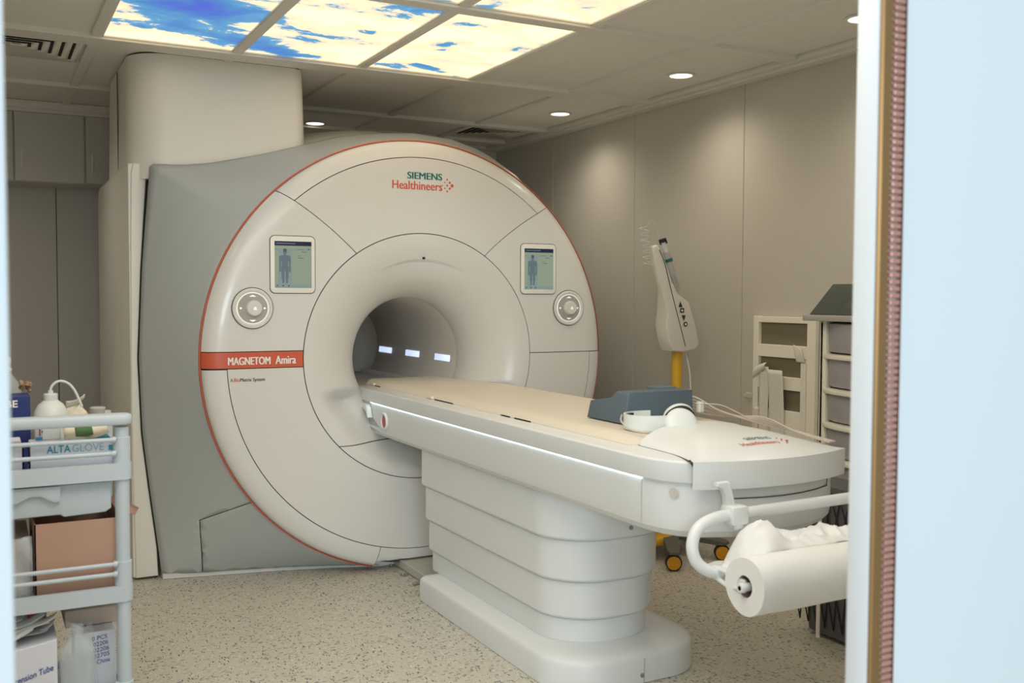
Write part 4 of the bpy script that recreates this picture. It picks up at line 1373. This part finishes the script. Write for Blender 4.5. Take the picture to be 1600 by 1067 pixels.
# ------------------------------------------------------------------ the service cart at the left
ct = thing('service_cart', 'grey plastic three shelf service cart at the left door jamb', 'cart', (-2.0, -1.4, 0))
xR_, yFc, yBc, xLc = -1.553, -1.62, -1.15, -2.45
def post(x, y):
    p = put('post', lathe([(0.0195, 0.10), (0.0195, 0.99)], (x, y, 0), Z, 24), M['cart'], ct)
    return p
for (x, y) in ((-1.5755, -1.60), (-1.5755, -1.17), (-2.43, -1.60), (-2.43, -1.17)):
    post(x, y)
    for (z0, z1) in ((0.885, 0.962), (0.54, 0.612), (0.20, 0.268)):
        put('post_collar', lathe([(0.0195, z1), (0.0235, z1 - 0.001), (0.0235, z0), (0.02, z0)], (x, y, 0), Z, 24), M['cart'], ct)
    cpo = put('caster', lathe([(0.045, -0.014), (0.05, -0.01), (0.05, 0.01), (0.045, 0.014)], (x, y, 0.051), X, 24), M['rubber'], ct)
    put('caster_fork', box(x - 0.022, x + 0.022, y - 0.02, y + 0.02, 0.055, 0.11, 0.005, 1), M['cart'], cpo)
for z0, z1 in ((0.843, 0.889), (0.499, 0.542), (0.155, 0.20)):
    out = rrect(-2.46, xR_ + 0.003, yFc - 0.004, yBc, 0.026, 6)
    inn = rrect(-2.44, xR_ - 0.017, yFc + 0.016, yBc - 0.02, 0.018, 6)
    rings = [[(x, y, z0) for x, y in out], [(x, y, z1) for x, y in out], [(x, y, z1) for x, y in inn], [(x, y, z1 - 0.018) for x, y in inn]]
    sh = loft(rings, cap=True)
    put('shelf', sh, M['cart'], ct, ang=40)
for x in (-1.5755, -2.43):
    pass
# top rim handle and rails
put('top_handle', loft([[(x, y, z) for x, y in rrect(-2.47 + d, xR_ + 0.006 - d, yFc - 0.014 + d, yFc + 0.050 - d, 0.030 - d, 8)] for d, z in ((0.010, 0.997), (0.003, 0.999), (0.0, 1.005), (0.0, 1.018), (0.003, 1.024), (0.010, 1.027))]), M['cart'], ct, ang=40)
for z in (0.956, 0.917, 0.606, 0.578, 0.262, 0.235):
    r_ = put('rail', cyl((-2.43, yFc + 0.004, z), (-1.592, yFc + 0.004, z), 0.0062, 12), M['cart'], ct)
    put('rail_end', cyl((-1.602, yFc + 0.004, z), (-1.592, yFc + 0.004, z), 0.0085, 12), M['cart'], r_)
# hanging drawer tray below the top shelf
put('tray', join(prism([(-2.42, 0.838), (-1.602, 0.838), (-1.604, 0.762), (-1.62, 0.752), (-1.725, 0.748), (-1.735, 0.755), (-2.40, 0.748)], lambda u, v, k: (u, -1.60 + 0.38 * k, v), 0.006, 2)), M['cart'], ct, label='grey drawer tray under the top shelf')
put('tray_lip', prism([(-2.42, 0.838), (-1.733, 0.838), (-1.735, 0.795), (-1.75, 0.792), (-1.765, 0.800), (-1.785, 0.812), (-1.81, 0.812), (-1.84, 0.797), (-1.87, 0.792), (-2.42, 0.792)], lambda u, v, k: (u, -1.613 + 0.014 * k, v), 0.004, 2), M['cart'], ct)

# things on the top shelf
gb = thing('glove_box', 'white glove box with teal lettering lying behind the rails of the cart', 'box', (-1.70, -1.52, 0.872))
put('box_body', box(-1.806, -1.597, -1.598, -1.478, 0.8725, 0.952, 0.002, 1), M['box_white'], gb)
yg = -1.5988
put('lettering', text_shape('ALTA', (-1.766, yg, 0.926), Vector((1, 0, 0.0)), Z, 0.060, 0.021, 0.016), M['cyan_print'], gb, label='teal lettering')
put('lettering', text_shape('GLOVE', (-1.702, yg, 0.926), Vector((1, 0, 0.0)), Z, 0.080, 0.021, 0.0), M['greycyan_print'], gb, label='pale teal lettering')
put('print_mark', join(([(-1.702, yg, 0.9175), (-1.694, yg, 0.9175), (-1.698, yg, 0.9215)], [(0, 1, 2)]), quad((-1.609, yg, 0.925), X, Z, 0.010, 0.015)), M['cyan_print'], gb)
put('box_flap', box(-1.66, -1.60, -1.56, -1.49, 0.952, 0.957, 0.001, 1), M['cyan_print'], gb)
wb2 = tag(put('carton', box(-2.10, -1.826, -1.60, -1.44, 0.8725, 0.956, 0.002, 1), M['box_white']), 'plain white carton on the cart top shelf left of the glove box', 'box')
bk = tag(put('carton', box(-1.822, -1.812, -1.598, -1.48, 0.8725, 0.945, 0.001, 1), M['box_blue']), 'narrow dark blue carton standing beside the glove box', 'box')
bb = thing('tube_box', 'dark blue box with white letters at the left jamb on the cart', 'box', (-1.93, -1.42, 0.956))
put('box_body', box(-2.03, -1.797, -1.41, -1.30, 0.8725, 1.068, 0.002, 1), M['box_blue'], bb)
put('lettering', text_shape('BE', (-1.859, -1.411, 1.037), X, Z, 0.030, 0.020, 0.02), M['white_print'], bb)
sb = thing('spray_bottle', 'clear plastic bottle with ribbed cap behind the blue box on the cart', 'bottle', (-1.86, -1.22, 0.8725))
put('bottle_body', lathe([(0.045, 0.8725), (0.047, 0.88), (0.047, 1.075), (0.042, 1.09), (0.018, 1.125), (0.015, 1.13)], (-1.86, -1.22, 0), Z, 24), M['plastic_clear'], sb)
put('bottle_cap', lathe([(0.022, 1.128), (0.022, 1.136), (0.018, 1.138), (0.018, 1.152), (0.020, 1.153), (0.020, 1.168), (0.014, 1.170)], (-1.86, -1.22, 0), Z, 20), M['plastic_milky'], sb)
df = thing('dried_flower', 'small brown crumpled tuft on the blue box', 'plant', (-1.79, -1.28, 1.07))
random.seed(3)
put('tuft', join(*[lathe([(0.002, -0.006), (0.007, 0), (0.002, 0.007)], (-1.807 + random.uniform(-0.012, 0.014), -1.315 + random.uniform(-0.01, 0.01), 1.074 + random.uniform(-0.002, 0.026)), (random.random() - 0.5, random.random() - 0.5, 1), 6) for _ in range(14)]), M['pink'], df)
wbt = thing('wash_bottle', 'milky round wash bottle with a bent spout tube on the cart', 'bottle', (-1.743, -1.42, 0.8725))
bc = (-1.743, -1.40, 0)
put('bottle_body', lathe([(0.046, 0.8725), (0.049, 0.88), (0.049, 0.998), (0.044, 1.022), (0.034, 1.040), (0.020, 1.052)], bc, Z, 32), M['plastic_milky'], wbt)
put('bottle_cap', lathe([(0.0185, 1.048), (0.019, 1.052), (0.019, 1.070), (0.017, 1.072), (0.007, 1.073), (0.007, 1.080), (0.005, 1.081)], bc, Z, 24), M['plastic_milky'], wbt)
put('spout_tube', tube([(-1.743, -1.40, 1.077), (-1.741, -1.40, 1.090), (-1.730, -1.40, 1.103), (-1.714, -1.40, 1.107), (-1.695, -1.40, 1.099), (-1.680, -1.40, 1.080), (-1.669, -1.40, 1.055), (-1.660, -1.40, 1.03)], 0.0036, 10, 6), M['plastic_milky'], wbt)
cup = tag(put('cup', lathe([(0.019, 0.8725), (0.0195, 0.876), (0.0215, 1.012), (0.0225, 1.014), (0.0225, 1.018), (0.0205, 1.020), (0.018, 1.019)], (-1.612, -1.34, 0), Z, 28), M['top_grey']), 'pale grey lidded cup at the right end of the cart', 'cup')
tw = thing('wipes_pack', 'crumpled cream wipes pack with a green print behind the wash bottle', 'wipes pack', (-1.67, -1.30, 0.90))
def pack(u, v):
    a = 2 * pi * u
    r = 0.040 * (1 + 0.12 * sin(3 * a + 4 * v) + 0.06 * sin(7 * a))
    q = sin(pi * min(0.06 + v, 0.96)) ** 0.6
    return (-1.672 + r * q * cos(a) * 1.1, -1.30 + r * q * sin(a) * 0.7, 0.905 + 0.125 * v + 0.010 * sin(2 * a + 1) * v)
put('pack_body', grid(pack, 24, 12), M['paper_cream'], tw, ang=70)
put('pack_wing', grid(lambda u, v: (-1.70 + 0.052 * u, -1.345 - 0.012 * v + 0.004 * sin(6 * u), 1.022 + 0.030 * u * u + 0.022 * v * (1 - 0.5 * u)), 8, 4), M['paper_cream'], tw, solid=0.001)
lf = thing('leaflet', 'folded cream packaging sheet with a green print lying on the glove box', 'packaging', (-1.64, -1.53, 0.957))
put('sheet', grid(lambda u, v: (-1.72 + 0.115 * u, -1.575 + 0.075 * v, 0.958 + 0.012 * u * u + 0.05 * max(0, v - 0.15) * (1 - 0.4 * u) + 0.004 * sin(7 * u)), 10, 6), M['paper_cream'], lf, ang=60, solid=0.001)
put('printed_patch', grid(lambda u, v: (-1.69 + 0.045 * u, -1.566 + 0.045 * v, 0.9625 + 0.012 * (0.26 + 0.4 * u) ** 2 + 0.05 * max(0, v * 0.6 - 0.03) * (1 - 0.4 * (0.26 + 0.4 * u))), 6, 4), M['green_print'], lf, solid=0.0006)
bl_ = thing('clear_box', 'translucent grey box with coloured label under the wash bottle', 'box', (-1.74, -1.5, 0.953))
put('box_body', box(-1.79, -1.725, -1.52, -1.45, 0.9525, 0.992, 0.003, 1), M['plastic_milky'], bl_)
put('box_label', join(quad((-1.7895, -1.521, 0.956), X, Z, 0.018, 0.036)), M['box_pinkish'], bl_)
put('box_label', join(quad((-1.7895, -1.5215, 0.9545), X, Z, 0.018, 0.008)), M['lightblue'], bl_)
put('box_label', join(quad((-1.780, -1.5215, 0.966), X, Z, 0.003, 0.022), quad((-1.774, -1.5215, 0.974), X, Z, 0.003, 0.006)), M['box_blue'], bl_)

# middle shelf
cbx = thing('cardboard_box', 'open brown cardboard box on the middle shelf of the cart', 'box', (-1.7, -1.4, 0.526))
x0, x1, y0, y1, z0, z1 = -1.800, -1.575, -1.595, -1.24, 0.526, 0.733
put('box_body', join(box(x0, x1, y0, y0 + 0.004, z0, z1), box(x0, x1, y1 - 0.004, y1, z0, z1), box(x0, x0 + 0.004, y0, y1, z0, z1), box(x1 - 0.004, x1, y0, y1, z0, z1), box(x0, x1, y0, y1, z0, z0 + 0.004)), M['cardboard'], cbx, fix=False)
put('box_flap', ([(x1, -1.50, z1), (x1, -1.25, z1), (x1 + 0.085, -1.27, z1 - 0.045), (x1 + 0.050, -1.47, z1 - 0.022)], [(0, 1, 2, 3)]), M['cardboard'], cbx, solid=0.003)
pb_ = tag(put('plastic_bag', grid(lambda u, v: (-1.92 + 0.115 * u, -1.585 + 0.012 * sin(8 * u + 5 * v), 0.528 + 0.17 * v + 0.006 * sin(9 * u)), 12, 12), M['plastic_clear'], solid=0.002), 'clear plastic bag left of the cardboard box', 'bag')
gbx = tag(put('carton', box(-2.2, -1.81, -1.55, -1.3, 0.526, 0.69, 0.002, 1), M['box_pinkish']), 'pale carton behind the clear bag on the middle shelf', 'box')

# lower shelf
eb = thing('tube_carton', 'white carton with blue lettering reading tension tube, tilted on the lower shelf', 'box', (-1.82, -1.55, 0.19))
put('box_body', prism([(-1.98, 0.19), (-1.748, 0.19), (-1.748, 0.412), (-1.98, 0.375)], lambda u, v, k: (u, -1.598 + 0.16 * k, v), 0.002, 1), M['box_white'], eb)
uu = Vector((1, 0, 0.27)).normalized()
put('lettering', text_shape('tension Tube', (-1.853, -1.5995, 0.302), uu, Z, 0.098, 0.0175, 0.012), M['blue_print'], eb, label='blue lettering')
put('lettering', text_shape('m', (-1.853, -1.5995, 0.288), uu, Z, 0.010, 0.007, 0.0), M['blue_print'], eb)
lb_ = thing('supply_carton', 'white carton printed with blue rows of numbers behind the saline bottle', 'box', (-1.63, -1.5, 0.19))
put('box_body', box(-1.70, -1.592, -1.545, -1.42, 0.19, 0.400, 0.002, 1), M['box_white'], lb_)
for s, z, x, w in (('0 PCS', 0.374, -1.655, 0.040), ('02206', 0.357, -1.652, 0.040), ('02206', 0.340, -1.652, 0.042), ('02705', 0.323, -1.652, 0.043), ('n China', 0.305, -1.655, 0.047)):
    put('lettering', text_shape(s, (x, -1.5465, z), Vector((1, 0, 0.12)).normalized(), Z, w, 0.0125, 0.006), M['blue_print'], lb_)
tag(put('carton', box(-1.72, -1.56, -1.48, -1.2, 0.402, 0.450, 0.002, 1), M['box_pinkish']), 'pale tan carton on the printed supply carton', 'box')
rb = thing('carton', 'grey carton with a red band at the back of the lower shelf', 'box', (-1.9, -1.3, 0.19))
put('box_body', box(-2.0, -1.765, -1.42, -1.2, 0.19, 0.455, 0.002, 1), M['top_grey'], rb)
put('red_band', box(-2.0, -1.768, -1.423, -1.419, 0.425, 0.447), M['box_red'], rb, label='red printed band')
bowl = tag(put('bowl', lathe([(0.03, 0.452), (0.075, 0.462), (0.105, 0.482), (0.108, 0.484), (0.10, 0.482), (0.03, 0.456)], (-1.69, -1.36, 0.012), Z, 32, False), M['plastic_milky'], solid=0.001), 'shallow milky bowl tucked under the middle shelf', 'bowl')
pp = thing('packet_pile', 'loose pile of white sterile packets on the blue lettered carton', 'packets', (-1.83, -1.52, 0.40))
random.seed(21)
for k in range(9):
    a = random.uniform(-0.5, 0.5)
    c = Vector((-1.835 + random.uniform(-0.05, 0.05), -1.53 + random.uniform(-0.035, 0.03), 0.416 + 0.005 * k))
    u1 = Vector((cos(a), sin(a) * 0.6, 0.33 + random.uniform(-0.08, 0.1)))
    v1 = Vector((-sin(a), cos(a), 0.1))
    put('packet', grid(lambda u, v: tuple(c + u1 * (u - 0.5) * 0.11 + v1 * (v - 0.5) * 0.045 + Vector((0, 0, 0.006 * sin(5 * u + k)))), 6, 3), M['paper'] if k % 3 else M['plastic_milky'], pp, ang=60, solid=0.002)
iv = thing('saline_bottle', 'clear plastic saline bottle in a film wrap on the lower shelf', 'bottle', (-1.697, -1.60, 0.19))
ic = (-1.696, -1.585, 0)
def ovring(r, z, q=0.62):
    return [(ic[0] + r * cos(2 * pi * k / 32), ic[1] + r * q * sin(2 * pi * k / 32), z) for k in range(32)]
put('bottle_body', loft([ovring(0.044, 0.19), ovring(0.047, 0.20), ovring(0.047, 0.36), ovring(0.043, 0.375), ovring(0.028, 0.398), ovring(0.016, 0.408, 0.9), ovring(0.015, 0.424, 1.0)]), M['plastic_clear'], iv)
put('liquid', loft([ovring(0.041, 0.195), ovring(0.044, 0.21), ovring(0.044, 0.352)]), M['bottle_liquid'], iv)
put('bottle_cap', lathe([(0.017, 0.424), (0.0175, 0.428), (0.017, 0.440), (0.012, 0.443)], ic, Z, 20), M['plastic_clear'], iv)
put('film_wrap', grid(lambda u, v: (ic[0] + (0.050 + 0.004 * sin(9 * v + 20 * u)) * cos(pi + pi * u) * (1 if v < 0.6 else 1 - (v - 0.6) * 0.8), ic[1] - (0.034 + 0.003 * sin(13 * u + 5 * v)) * sin(pi * u), 0.20 + 0.25 * v + 0.01 * sin(7 * u)), 26, 14), M['film'], iv, ang=70)
